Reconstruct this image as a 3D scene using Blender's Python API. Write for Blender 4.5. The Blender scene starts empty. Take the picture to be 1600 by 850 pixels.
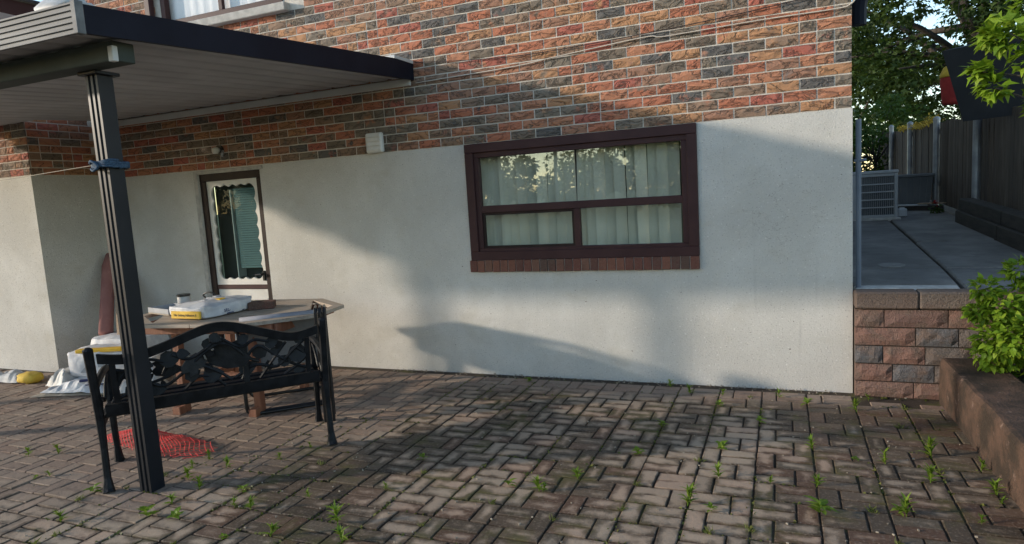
import bpy, math, random
from mathutils import Vector, Matrix, noise
R = math.radians
rnd = random.Random(7)
scene = bpy.context.scene
col = scene.collection

# ------------------------------------------------------------------ camera
cam_data = bpy.data.cameras.new('camera')
cam = bpy.data.objects.new('camera', cam_data); col.objects.link(cam)
cam_data.sensor_width = 36.0; cam_data.lens = 1021.84 / 1600 * 36
cam_data.clip_start = 0.05; cam_data.clip_end = 3000
_r = Vector((0.92404, 0.37737, -0.06113)); _u = Vector((0.01211, 0.13092, 0.99132)); _w = Vector((-0.38209, 0.91676, -0.11640))
CAM = Vector((0, -5.046, 1.528))
cam.matrix_world = Matrix(((_r.x, _u.x, -_w.x, CAM.x), (_r.y, _u.y, -_w.y, CAM.y), (_r.z, _u.z, -_w.z, CAM.z), (0, 0, 0, 1)))
scene.camera = cam

# ------------------------------------------------------------------ light
SUN_DIR = Vector((2.1, 1.0, -0.58)).normalized()          # direction the light travels
SUN_EL = math.asin(-SUN_DIR.z)
SUN_AZ = math.atan2(-SUN_DIR.x, -SUN_DIR.y)               # compass angle of the sun from +Y towards +X
world = bpy.data.worlds.new('World'); scene.world = world; world.use_nodes = True
wn = world.node_tree.nodes; wl = world.node_tree.links
sky = wn.new('ShaderNodeTexSky'); sky.sky_type = 'NISHITA'; sky.sun_disc = False
sky.sun_elevation = SUN_EL; sky.sun_rotation = SUN_AZ
sky.air_density = 1.0; sky.dust_density = 0.2; sky.ozone_density = 1.0
wn['Background'].inputs['Strength'].default_value = 0.15
wl.new(sky.outputs[0], wn['Background'].inputs['Color'])
sun_data = bpy.data.lights.new('sun', 'SUN'); sun_data.energy = 1.85; sun_data.angle = R(1.8); sun_data.color = (1.0, 0.87, 0.72)
sun = bpy.data.objects.new('sun', sun_data); col.objects.link(sun)
sun.rotation_euler = SUN_DIR.to_track_quat('-Z', 'Y').to_euler(); sun.location = (-20, -10, 12)
vs = scene.view_settings
vs.view_transform = 'Standard'; vs.look = 'None'; vs.gamma = 1.0; vs.use_curve_mapping = False
vs.exposure = 1.12

# ------------------------------------------------------------------ node helpers
class NT:
    def __init__(s, name):
        s.m = bpy.data.materials.new(name); s.m.use_nodes = True
        s.t = s.m.node_tree; s.n = s.t.nodes; s.l = s.t.links
        s.bsdf = s.n['Principled BSDF']; s.out = s.n['Material Output']
    def new(s, typ, **kw):
        n = s.n.new('ShaderNode' + typ)
        for k, v in kw.items(): setattr(n, k, v)
        return n
    def link(s, a, b): s.l.new(a, b)
    def val(s, sock, v):
        if hasattr(v, 'links'): s.link(v, sock)
        else: sock.default_value = v
    def math(s, op, a, b=0.0, c=0.0, clamp=False):
        n = s.new('Math', operation=op, use_clamp=clamp)
        s.val(n.inputs[0], a); s.val(n.inputs[1], b)
        if len(n.inputs) > 2: s.val(n.inputs[2], c)
        return n.outputs[0]
    def mix(s, f, a, b, blend='MIX'):
        n = s.new('Mix', data_type='RGBA', blend_type=blend)
        s.val(n.inputs[0], f)
        for i, v in ((6, a), (7, b)):
            if hasattr(v, 'links'): s.link(v, n.inputs[i])
            else: n.inputs[i].default_value = (*v, 1)
        return n.outputs[2]
    def pos(s):
        return s.new('NewGeometry').outputs['Position']
    def objco(s):
        return s.new('TexCoord').outputs['Object']
    def scale(s, v, sc):
        n = s.new('Mapping'); s.link(v, n.inputs[0]); n.inputs['Scale'].default_value = sc
        return n.outputs[0]
    def noise(s, v, scale, detail=4, rough=0.55, dist=0.0):
        n = s.new('TexNoise'); s.link(v, n.inputs['Vector'])
        n.inputs['Scale'].default_value = scale; n.inputs['Detail'].default_value = detail
        n.inputs['Roughness'].default_value = rough; n.inputs['Distortion'].default_value = dist
        return n.outputs['Fac']
    def vor(s, v, scale, feature='F1'):
        n = s.new('TexVoronoi', feature=feature); s.link(v, n.inputs['Vector']); n.inputs['Scale'].default_value = scale
        return n.outputs['Distance']
    def ramp(s, f, stops, interp='LINEAR'):
        n = s.new('ValToRGB'); s.link(f, n.inputs[0]); cr = n.color_ramp; cr.interpolation = interp
        while len(cr.elements) < len(stops): cr.elements.new(0.5)
        for e, (p, c) in zip(cr.elements, stops):
            e.position = p; e.color = (*c, 1) if len(c) == 3 else c
        return n.outputs[0]
    def step(s, f, a, b):
        n = s.new('MapRange', interpolation_type='SMOOTHSTEP'); s.link(f, n.inputs[0])
        n.inputs[1].default_value = a; n.inputs[2].default_value = b
        return n.outputs[0]
    def bump(s, h, strength, dist, prev=None):
        n = s.new('Bump'); s.link(h, n.inputs['Height']); n.inputs['Strength'].default_value = strength
        n.inputs['Distance'].default_value = dist
        if prev is not None: s.link(prev, n.inputs['Normal'])
        return n.outputs[0]
    def rand(s):
        a = s.new('ObjectInfo').outputs['Random']; b = s.new('NewGeometry').outputs['Random Per Island']
        return s.math('FRACT', s.math('ADD', a, b))
    def done(s, color=None, rough=0.8, normal=None, metal=0.0, spec=None):
        if color is not None:
            if hasattr(color, 'links'): s.link(color, s.bsdf.inputs['Base Color'])
            else: s.bsdf.inputs['Base Color'].default_value = (*color, 1)
        s.val(s.bsdf.inputs['Roughness'], rough)
        s.bsdf.inputs['Metallic'].default_value = metal
        if spec is not None: s.bsdf.inputs['Specular IOR Level'].default_value = spec
        if normal is not None: s.link(normal, s.bsdf.inputs['Normal'])
        return s.m

def simple(name, c1, c2, scale=6.0, rough=0.7, bump=0.0, bscale=60, metal=0.0, stretch=(1, 1, 1), world=True, spec=None, lo=0.35, hi=0.7):
    t = NT(name); v = t.pos() if world else t.objco()
    v = t.scale(v, stretch)
    f = t.step(t.noise(v, scale, 6), lo, hi)
    n = t.bump(t.noise(v, bscale, 5), bump, 0.01) if bump else None
    return t.done(t.mix(f, c1, c2), rough, n, metal, spec)

M = {}
# stucco: pebble-dash grey cream
t = NT('stucco'); v = t.pos()
big = t.noise(v, 1.1, 6, 0.6); mid = t.noise(v, 9, 5, 0.6); fine = t.noise(v, 95, 3, 0.6); peb = t.vor(v, 62)
c = t.mix(t.step(big, 0.35, 0.7), (0.51, 0.488, 0.445), (0.635, 0.612, 0.565))
c = t.mix(t.math('MULTIPLY', t.step(mid, 0.5, 0.8), 0.35), c, (0.50, 0.46, 0.40))
c = t.mix(t.math('MULTIPLY', t.step(fine, 0.58, 0.68), 0.65), c, (0.24, 0.22, 0.20))
c = t.mix(t.math('MULTIPLY', t.step(t.noise(v, 70, 2), 0.62, 0.72), 0.6), c, (0.80, 0.78, 0.74))
c = t.mix(t.step(t.noise(t.scale(v, (1, 1, 1.3)), 33, 2, 0.5), 0.72, 0.77), c, (0.17, 0.15, 0.13))
sp = t.new('SeparateXYZ'); t.link(v, sp.inputs[0])
blot = t.math('MULTIPLY', t.step(t.noise(t.scale(v, (1, 1, 1.6)), 2.2, 5, 0.6), 0.53, 0.70), 0.30)            # old damp blotches
c = t.mix(blot, c, (0.43, 0.39, 0.31))
streak = t.math('MULTIPLY', t.step(t.noise(t.scale(v, (9, 9, 0.45)), 1.6, 4, 0.6), 0.60, 0.74), 0.22)         # rain streaks
c = t.mix(streak, c, (0.36, 0.34, 0.31))
ck = t.new('VectorMath', operation='DISTANCE'); t.link(v, ck.inputs[0]); ck.inputs[1].default_value = (-0.02, 0.0, 1.33)
cr_ = t.math('ABSOLUTE', t.math('SUBTRACT', t.noise(t.scale(v, (1, 1, 1.8)), 3.0, 5, 0.6), 0.5))
crk = t.math('MULTIPLY', t.math('SUBTRACT', 1.0, t.step(cr_, 0.0, 0.006)), t.math('SUBTRACT', 1.0, t.step(ck.outputs['Value'], 0.18, 0.42)))
c = t.mix(t.math('MULTIPLY', crk, 0.45), c, (0.16, 0.13, 0.10))
h = t.math('ADD', t.math('MULTIPLY', t.vor(v, 120), 0.5), t.math('MULTIPLY', fine, 1.0))
nb = t.bump(h, 0.55, 0.005); nb = t.bump(t.noise(v, 5, 4), 0.06, 0.03, nb)
M['stucco'] = t.done(c, 0.93, nb, spec=0.2)
# mortar
M['mortar'] = simple('mortar', (0.52, 0.465, 0.40), (0.64, 0.58, 0.505), 12, 0.95, 0.5, 120)
# clay brick: one material, the colour of each brick drawn from a palette
def brick_mat(name, stops, crease=1.0, edge=True):
    t = NT(name); rv = t.rand(); v = t.pos()
    base = t.ramp(rv, stops, 'CONSTANT')
    rv2 = t.math('FRACT', t.math('MULTIPLY', rv, 37.7)); base2 = t.ramp(rv2, stops, 'CONSTANT')
    pn = t.noise(v, 9, 4, 0.6)
    c = t.mix(t.step(pn, 0.52, 0.72), base, base2)
    off = t.new('CombineXYZ'); t.link(t.math('MULTIPLY', rv, 91.0), off.inputs[0]); t.link(t.math('MULTIPLY', rv, 17.0), off.inputs[2])
    va = t.new('VectorMath', operation='ADD'); t.link(v, va.inputs[0]); t.link(off.outputs[0], va.inputs[1])
    vv = t.scale(va.outputs[0], (1.0, 1.0, 2.2))
    cr = t.noise(vv, 6.5, 4, 0.55, 0.9)
    ridge = t.math('ABSOLUTE', t.math('SUBTRACT', cr, 0.5))           # thin crease lines
    crack = t.math('SUBTRACT', 1.0, t.step(ridge, 0.0, 0.020))
    c = t.mix(t.math('MULTIPLY', crack, 0.8 * crease), c, (0.035, 0.026, 0.022))
    fn = t.noise(v, 120, 4)
    c = t.mix(t.math('MULTIPLY', t.step(fn, 0.42, 0.75), 0.28), c, (0.30, 0.24, 0.19))
    c = t.mix(t.math('MULTIPLY', t.step(t.noise(v, 30, 4), 0.5, 0.8), 0.22), c, (0.09, 0.07, 0.055))
    hh = t.math('ADD', t.math('MULTIPLY', t.step(ridge, 0.0, 0.06), 0.8), t.math('MULTIPLY', t.math('ADD', cr, t.math('MULTIPLY', fn, 0.25)), 1.2))
    nb = t.bump(hh, 0.8 * crease, 0.012)
    return t.done(c, 0.85, nb, spec=0.25)
M['brick'] = brick_mat('clay_brick', [(0.0, (0.43, 0.155, 0.088)), (0.15, (0.18, 0.14, 0.105)), (0.27, (0.45, 0.195, 0.11)), (0.41, (0.27, 0.175, 0.12)),
                                      (0.52, (0.12, 0.112, 0.105)), (0.60, (0.44, 0.225, 0.115)), (0.72, (0.33, 0.17, 0.11)), (0.84, (0.40, 0.12, 0.085)), (0.91, (0.21, 0.17, 0.13))])
M['sill_brick'] = brick_mat('sill_brick', [(0.0, (0.15, 0.055, 0.04)), (0.25, (0.19, 0.075, 0.05)), (0.5, (0.12, 0.05, 0.038)), (0.75, (0.17, 0.08, 0.055)), (0.9, (0.10, 0.055, 0.042))], 0.25)
def block_mat(name, stops):
    t = NT(name); rv = t.rand(); v = t.pos()
    c = t.ramp(rv, stops, 'CONSTANT')
    c = t.mix(t.step(t.noise(v, 10, 5), 0.4, 0.7), c, (0.17, 0.12, 0.095))
    c = t.mix(t.math('MULTIPLY', t.step(t.noise(v, 90, 3), 0.5, 0.7), 0.4), c, (0.06, 0.045, 0.04))
    c = t.mix(t.math('MULTIPLY', t.step(t.noise(v, 60, 3), 0.58, 0.75), 0.35), c, (0.36, 0.28, 0.23))
    nb = t.bump(t.math('ADD', t.noise(v, 45, 6, 0.65), t.noise(v, 130, 3)), 0.9, 0.012)
    return t.done(c, 0.92, nb, spec=0.2)
M['block'] = block_mat('split_face_block', [(0.0, (0.24, 0.135, 0.105)), (0.3, (0.19, 0.115, 0.095)), (0.5, (0.135, 0.13, 0.132)), (0.66, (0.23, 0.14, 0.11)), (0.85, (0.15, 0.125, 0.11))])
M['cap'] = block_mat('cap_block', [(0.0, (0.20, 0.155, 0.125)), (0.5, (0.17, 0.125, 0.10))])
# pavers
t = NT('paver'); rv = t.rand(); v = t.pos()
uv = t.new('UVMap'); uv.uv_map = 'UVMap'; sx = t.new('SeparateXYZ'); t.link(uv.outputs[0], sx.inputs[0])
base = t.ramp(rv, [(0.0, (0.16, 0.113, 0.078)), (0.16, (0.225, 0.162, 0.112)), (0.34, (0.13, 0.098, 0.071)), (0.50, (0.245, 0.152, 0.105)), (0.64, (0.195, 0.155, 0.112)), (0.76, (0.19, 0.102, 0.068)), (0.86, (0.088, 0.066, 0.048)), (0.94, (0.26, 0.187, 0.128))], 'CONSTANT')
clean = t.ramp(rv, [(0.0, (0.28, 0.207, 0.155)), (0.3, (0.25, 0.180, 0.136)), (0.6, (0.30, 0.225, 0.170)), (0.85, (0.26, 0.177, 0.130))], 'CONSTANT')
px = t.new('SeparateXYZ'); t.link(v, px.inputs[0])
wob = t.math('MULTIPLY', t.math('SUBTRACT', t.noise(v, 0.9, 3), 0.5), 1.1)
edgeline = t.math('SUBTRACT', t.math('ADD', px.outputs[0], 2.95), t.math('MULTIPLY', t.math('ADD', px.outputs[1], 2.35), 0.28))
f1 = t.step(t.math('ADD', edgeline, wob), -0.35, 0.45)                        # open to rain beyond the roof's drip line
f2 = t.step(t.math('ADD', t.math('MULTIPLY', px.outputs[1], -1.0), wob), 2.75, 3.15)
wallc = t.step(t.math('ADD', t.math('MULTIPLY', px.outputs[1], -1.0), t.math('MULTIPLY', wob, 0.25)), 0.22, 0.5)    # dry strip along the wall
wet = t.math('MULTIPLY', t.math('MAXIMUM', f1, f2), wallc)
du = t.math('SUBTRACT', 0.5, t.math('ABSOLUTE', t.math('SUBTRACT', sx.outputs[0], 0.5)))
dv = t.math('SUBTRACT', 0.5, t.math('ABSOLUTE', t.math('SUBTRACT', sx.outputs[1], 0.5)))
ed = t.math('MINIMUM', t.math('MULTIPLY', du, 0.2), t.math('MULTIPLY', dv, 0.1))
off = t.new('CombineXYZ'); t.link(t.math('MULTIPLY', rv, 53.0), off.inputs[0]); t.link(t.math('MULTIPLY', rv, 29.0), off.inputs[1])
va = t.new('VectorMath', operation='ADD'); t.link(v, va.inputs[0]); t.link(off.outputs[0], va.inputs[1])
p1 = t.noise(va.outputs[0], 10, 4, 0.55); zone = t.noise(v, 1.15, 4, 0.55)
damp = t.math('MULTIPLY', t.step(t.math('ADD', px.outputs[0], t.math('MULTIPLY', wob, 0.8)), -0.25, 0.75), -0.15)      # damp corner by the garden wall
val = t.math('ADD', t.math('ADD', t.math('ADD', t.math('MULTIPLY', p1, 0.7), damp), t.math('MULTIPLY', ed, 5.2)), t.math('MULTIPLY', t.math('SUBTRACT', zone, 0.47), -1.25))
lightm = t.step(val, 0.36, 0.64)                                              # worn, dry middle of each paver
light = t.mix(0.50, base, (0.56, 0.42, 0.295))
dark = t.mix(0.55, base, (0.042, 0.027, 0.014))
wetc = t.mix(lightm, dark, light)
rim = t.math('SUBTRACT', 1.0, t.step(t.math('ADD', ed, t.math('MULTIPLY', t.math('SUBTRACT', p1, 0.5), 0.02)), 0.003, 0.012))       # soil caught along the chamfers
wetc = t.mix(t.math('MULTIPLY', rim, 0.8), wetc, (0.040, 0.027, 0.018))
g = t.math('MULTIPLY', t.math('SUBTRACT', 1.0, lightm), wet)
dryc = t.mix(t.math('MULTIPLY', t.math('SUBTRACT', 1.0, t.step(t.math('ADD', t.math('ADD', p1, t.math('MULTIPLY', ed, 6.0)), -0.1), 0.30, 0.52)), 0.55), clean, (0.10, 0.075, 0.058))
c = t.mix(wet, dryc, wetc)
c = t.mix(t.math('MULTIPLY', t.step(t.noise(v, 75, 4), 0.5, 0.72), 0.28), c, (0.42, 0.345, 0.27))
c = t.mix(t.math('MULTIPLY', t.step(t.noise(v, 160, 2), 0.58, 0.70), 0.35), c, (0.045, 0.035, 0.028))
mossm = t.math('MULTIPLY', t.math('MULTIPLY', t.step(t.noise(v, 3.1, 5, 0.65), 0.50, 0.66), wet), t.math('MULTIPLY', t.math('SUBTRACT', 1.0, lightm), 0.6))
c = t.mix(mossm, c, (0.085, 0.082, 0.022))
nb = t.bump(t.noise(v, 130, 4), 0.5, 0.004); nb = t.bump(t.noise(v, 26, 3), 0.35, 0.010, nb)
M['paver'] = t.done(c, t.math('SUBTRACT', 0.92, t.math('MULTIPLY', g, 0.25)), nb, spec=0.3)
# joint soil with moss
t = NT('joint_soil'); v = t.pos()
c = t.mix(t.step(t.noise(v, 3.0, 6, 0.65), 0.52, 0.66), (0.045, 0.030, 0.019), (0.085, 0.078, 0.02))
c = t.mix(t.step(t.noise(v, 60, 3), 0.5, 0.8), c, (0.07, 0.055, 0.04))
M['soil_joint'] = t.done(c, 0.97, t.bump(t.noise(v, 150, 4), 0.8, 0.006))
M['soil'] = simple('soil', (0.035, 0.025, 0.018), (0.075, 0.055, 0.038), 8, 0.97, 0.9, 40)
M['lawn'] = simple('lawn', (0.04, 0.07, 0.018), (0.075, 0.105, 0.03), 3, 0.95, 0.9, 60)
# concrete slabs
t = NT('slab_concrete'); v = t.pos()
c = t.mix(t.step(t.noise(v, 1.6, 6, 0.6), 0.35, 0.7), (0.125, 0.115, 0.105), (0.225, 0.21, 0.19))
c = t.mix(t.math('MULTIPLY', t.step(t.noise(v, 9, 5), 0.5, 0.75), 0.5), c, (0.07, 0.062, 0.056))
c = t.mix(t.math('MULTIPLY', t.step(t.vor(v, 1.7), 0.12, 0.07), 0.0), c, (0.3, 0.3, 0.3))
M['slab'] = t.done(c, 0.85, t.bump(t.noise(v, 110, 4), 0.4, 0.004))
M['cover'] = simple('pale_stain', (0.19, 0.18, 0.165), (0.26, 0.245, 0.225), 14, 0.9, 0.4, 80)  # tone of the pale stain on the path
M['pale_concrete'] = simple('pale_concrete', (0.36, 0.34, 0.31), (0.5, 0.47, 0.43), 14, 0.9, 0.4, 80)
t = NT('garden_wall_concrete'); v = t.pos()
c = t.mix(t.step(t.noise(v, 5, 6, 0.65), 0.38, 0.66), (0.045, 0.033, 0.025), (0.115, 0.070, 0.050))
c = t.mix(t.step(t.noise(t.scale(v, (1, 1, 1)), 11, 4, 0.6), 0.62, 0.72), c, (0.22, 0.15, 0.12))
c = t.mix(t.math('MULTIPLY', t.step(t.noise(v, 50, 4), 0.45, 0.7), 0.4), c, (0.055, 0.045, 0.035))
M['garden_wall'] = t.done(c, 0.93, t.bump(t.noise(v, 14, 5, 0.6), 0.5, 0.02, t.bump(t.noise(v, 80, 5), 0.9, 0.010)), spec=0.2)
M['frame'] = simple('maroon_frame_paint', (0.048, 0.020, 0.020), (0.062, 0.027, 0.026), 5, 0.5, 0.05, 60, spec=0.22)
M['frame_dark'] = simple('dark_brown_frame', (0.022, 0.012, 0.010), (0.036, 0.020, 0.016), 5, 0.55, spec=0.2)
M['white'] = simple('white_paint', (0.62, 0.60, 0.55), (0.74, 0.72, 0.67), 4, 0.55)
M['curtain'] = simple('net_curtain', (0.84, 0.84, 0.84), (0.88, 0.88, 0.88), 4, 0.9)
M['white_panel'] = simple('white_enamel', (0.52, 0.52, 0.52), (0.60, 0.60, 0.59), 2.0, 0.5)
M['fascia'] = simple('black_navy_metal', (0.008, 0.009, 0.017), (0.011, 0.013, 0.023), 3, 0.55, 0.03, 20, spec=0.12)
M['post'] = simple('black_post_metal', (0.008, 0.010, 0.014), (0.013, 0.015, 0.020), 4, 0.42, spec=0.3)
M['alu'] = simple('weathered_aluminium', (0.12, 0.125, 0.13), (0.20, 0.20, 0.20), 5, 0.6, 0.05, 50, spec=0.2, stretch=(0.4, 3, 3))
M['beam'] = simple('grey_green_beam', (0.045, 0.055, 0.048), (0.07, 0.08, 0.07), 3, 0.7, spec=0.2)
M['iron'] = simple('black_cast_iron', (0.008, 0.009, 0.011), (0.016, 0.017, 0.020), 18, 0.45, 0.25, 60, spec=0.16)
M['tube'] = simple('black_tube', (0.009, 0.009, 0.010), (0.015, 0.015, 0.017), 10, 0.3)
M['sling'] = simple('grey_sling_fabric', (0.20, 0.20, 0.20), (0.25, 0.25, 0.245), 150, 0.9, 0.3, 400)
M['pad'] = simple('grey_pad', (0.24, 0.24, 0.27), (0.31, 0.31, 0.34), 10, 0.6)
t = NT('weathered_teak'); v = t.objco(); vs_ = t.scale(v, (1.5, 22, 22))
c = t.mix(t.step(t.noise(vs_, 3, 6, 0.6), 0.35, 0.7), (0.33, 0.255, 0.19), (0.47, 0.385, 0.30))
c = t.mix(t.math('MULTIPLY', t.rand(), 0.3), c, (0.44, 0.38, 0.31))
M['teak'] = t.done(c, 0.75, t.bump(t.noise(vs_, 8, 4), 0.3, 0.003))
M['teak_red'] = simple('reddish_hardwood', (0.20, 0.075, 0.04), (0.28, 0.12, 0.065), 4, 0.6, 0.2, 20, stretch=(6, 6, 1))
M['paper'] = simple('printed_paper_sack', (0.52, 0.52, 0.54), (0.74, 0.73, 0.72), 9, 0.6, 0.5, 22)
M['yellow'] = simple('yellow_print', (0.72, 0.42, 0.03), (0.80, 0.50, 0.05), 14, 0.5, 0.3, 14)
M['ink'] = simple('dark_ink', (0.03, 0.025, 0.02), (0.05, 0.04, 0.03), 5, 0.6)
M['blue_ink'] = simple('blue_ink', (0.02, 0.03, 0.10), (0.03, 0.04, 0.13), 5, 0.6)
M['grey_ink'] = simple('grey_print', (0.30, 0.31, 0.33), (0.38, 0.39, 0.41), 9, 0.6)
M['film'] = simple('plastic_film', (0.36, 0.355, 0.345), (0.58, 0.57, 0.55), 9, 0.55, 0.2, 30, spec=0.35)
M['tan_paper'] = simple('tan_packing_paper', (0.32, 0.27, 0.21), (0.42, 0.36, 0.29), 8, 0.85, 0.3, 20)
M['roll'] = simple('dusty_red_roll', (0.30, 0.13, 0.115), (0.37, 0.17, 0.15), 8, 0.85, 0.2, 60)
M['board'] = simple('raw_plank', (0.33, 0.23, 0.15), (0.43, 0.31, 0.21), 5, 0.8, 0.2, 30, stretch=(8, 8, 1))
M['red_net'] = simple('red_plastic_net', (0.72, 0.045, 0.045), (0.85, 0.09, 0.08), 20, 0.45)
M['cable_white'] = simple('pale_cable', (0.52, 0.45, 0.37), (0.62, 0.55, 0.46), 9, 0.6)
M['cable_dark'] = simple('dark_wire', (0.03, 0.018, 0.015), (0.05, 0.03, 0.025), 9, 0.6)
M['rope'] = simple('blue_rope', (0.02, 0.045, 0.085), (0.05, 0.10, 0.16), 120, 0.8)
M['blind'] = simple('vertical_blind_fabric', (0.74, 0.72, 0.60), (0.82, 0.80, 0.68), 4, 0.85)
M['interior'] = simple('dim_interior', (0.10, 0.095, 0.09), (0.13, 0.125, 0.115), 2, 0.9)
M['teal_blind'] = simple('teal_door_blind', (0.19, 0.275, 0.30), (0.22, 0.315, 0.34), 3, 0.7)
M['soffit'] = simple('soffit_pan', (0.38, 0.375, 0.38), (0.46, 0.455, 0.46), 3, 0.6, spec=0.2)
M['ac'] = simple('grey_enamel', (0.33, 0.33, 0.33), (0.40, 0.40, 0.40), 3, 0.5)
M['ac_dark'] = simple('dark_coil', (0.035, 0.04, 0.045), (0.05, 0.055, 0.06), 30, 0.7)
M['bin'] = simple('grey_plastic', (0.13, 0.135, 0.14), (0.17, 0.175, 0.18), 4, 0.5)
t = NT('weathered_fence'); v = t.pos(); rv = t.rand(); vs_ = t.scale(v, (14, 14, 1.2))
c = t.mix(t.step(t.noise(vs_, 2.5, 6), 0.35, 0.7), (0.10, 0.076, 0.060), (0.18, 0.14, 0.112))
c = t.mix(t.math('MULTIPLY', rv, 0.55), c, (0.04, 0.032, 0.028))
M['fence'] = t.done(c, 0.9, t.bump(t.noise(vs_, 6, 4), 0.5, 0.005))
M['galv'] = simple('galvanised_steel', (0.28, 0.28, 0.29), (0.42, 0.42, 0.43), 6, 0.45, metal=0.5)
M['black_cloth'] = simple('black_sheet', (0.008, 0.009, 0.013), (0.014, 0.015, 0.02), 5, 0.6)
M['dark_wood'] = simple('dark_timber', (0.03, 0.024, 0.02), (0.055, 0.045, 0.036), 4, 0.9, 0.5, 30, stretch=(6, 1, 6))
M['red_cloth'] = simple('red_cloth', (0.30, 0.022, 0.02), (0.42, 0.035, 0.03), 10, 0.8)
M['yellow_cloth'] = simple('yellow_cloth', (0.55, 0.36, 0.04), (0.68, 0.46, 0.06), 20, 0.8, 0.6, 30)
M['bark'] = simple('bark', (0.05, 0.04, 0.032), (0.10, 0.085, 0.07), 8, 0.95, 0.9, 30, stretch=(3, 3, 0.7))
M['roof'] = simple('dark_shingle', (0.03, 0.03, 0.033), (0.055, 0.053, 0.055), 12, 0.95, 0.6, 40)
M['pole'] = simple('utility_pole_wood', (0.07, 0.055, 0.045), (0.11, 0.09, 0.075), 5, 0.95)
M['bluegrey'] = simple('bluegrey_pipe', (0.13, 0.155, 0.20), (0.17, 0.195, 0.24), 4, 0.5)
def leaf_mat(name, c1, c2, c3, trans=0.35):
    t = NT(name); rv = t.rand()
    c = t.ramp(rv, [(0.0, c1), (0.5, c2), (1.0, c3)])
    t.link(c, t.bsdf.inputs['Base Color']); t.bsdf.inputs['Roughness'].default_value = 0.55
    t.bsdf.inputs['Specular IOR Level'].default_value = 0.3
    tr = t.new('BsdfTranslucent'); t.link(t.mix(0.5, c, (0.16, 0.22, 0.02)), tr.inputs[0])
    mx = t.new('MixShader'); mx.inputs[0].default_value = trans
    t.link(t.bsdf.outputs[0], mx.inputs[1]); t.link(tr.outputs[0], mx.inputs[2]); t.link(mx.outputs[0], t.out.inputs['Surface'])
    return t.m
M['leaf_dark'] = leaf_mat('maple_leaf', (0.022, 0.045, 0.014), (0.04, 0.075, 0.02), (0.07, 0.11, 0.028))
M['leaf_mid'] = leaf_mat('bush_leaf', (0.04, 0.085, 0.02), (0.07, 0.13, 0.028), (0.10, 0.16, 0.035))
M['leaf_lime'] = leaf_mat('lime_leaf', (0.12, 0.22, 0.015), (0.20, 0.33, 0.022), (0.29, 0.40, 0.035), 0.45)
M['weed'] = leaf_mat('weed_leaf', (0.12, 0.21, 0.02), (0.18, 0.28, 0.03), (0.24, 0.33, 0.04), 0.4)
M['weed_dull'] = leaf_mat('weed_leaf_dull', (0.09, 0.12, 0.03), (0.14, 0.17, 0.04), (0.20, 0.20, 0.05), 0.3)
M['moss'] = leaf_mat('moss', (0.06, 0.075, 0.015), (0.10, 0.11, 0.02), (0.15, 0.14, 0.03), 0.2)
M['straw'] = simple('dry_debris', (0.24, 0.20, 0.15), (0.36, 0.31, 0.24), 9, 0.9)
# glass: fresnel mirror over a clear pane
def glass_mat(name, tint, ior=1.9):
    t = NT(name); t.n.remove(t.bsdf)
    lw = t.new('LayerWeight'); lw.inputs[0].default_value = 0.5; f0 = ((ior - 1) / (ior + 1)) ** 2
    fac = t.math('ADD', f0, t.math('MULTIPLY', t.math('POWER', lw.outputs['Facing'], 5.0), 1 - f0))
    tr = t.new('BsdfTransparent'); tr.inputs[0].default_value = (*tint, 1)
    gl = t.new('BsdfGlossy'); gl.inputs['Roughness'].default_value = 0.0
    nb = t.bump(t.noise(t.pos(), 2.0, 2), 0.02, 0.02); t.link(nb, gl.inputs['Normal'])
    mx = t.new('MixShader'); t.link(fac, mx.inputs[0]); t.link(tr.outputs[0], mx.inputs[1]); t.link(gl.outputs[0], mx.inputs[2])
    t.link(mx.outputs[0], t.out.inputs['Surface']); return t.m
M['glass'] = glass_mat('window_glass', (0.97, 0.98, 0.965), 2.1)
M['thin_glass'] = glass_mat('thin_glass', (0.98, 0.98, 0.98), 1.3)
M['door_glass'] = glass_mat('door_glass', (0.80, 0.86, 0.85), 1.16)

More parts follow.
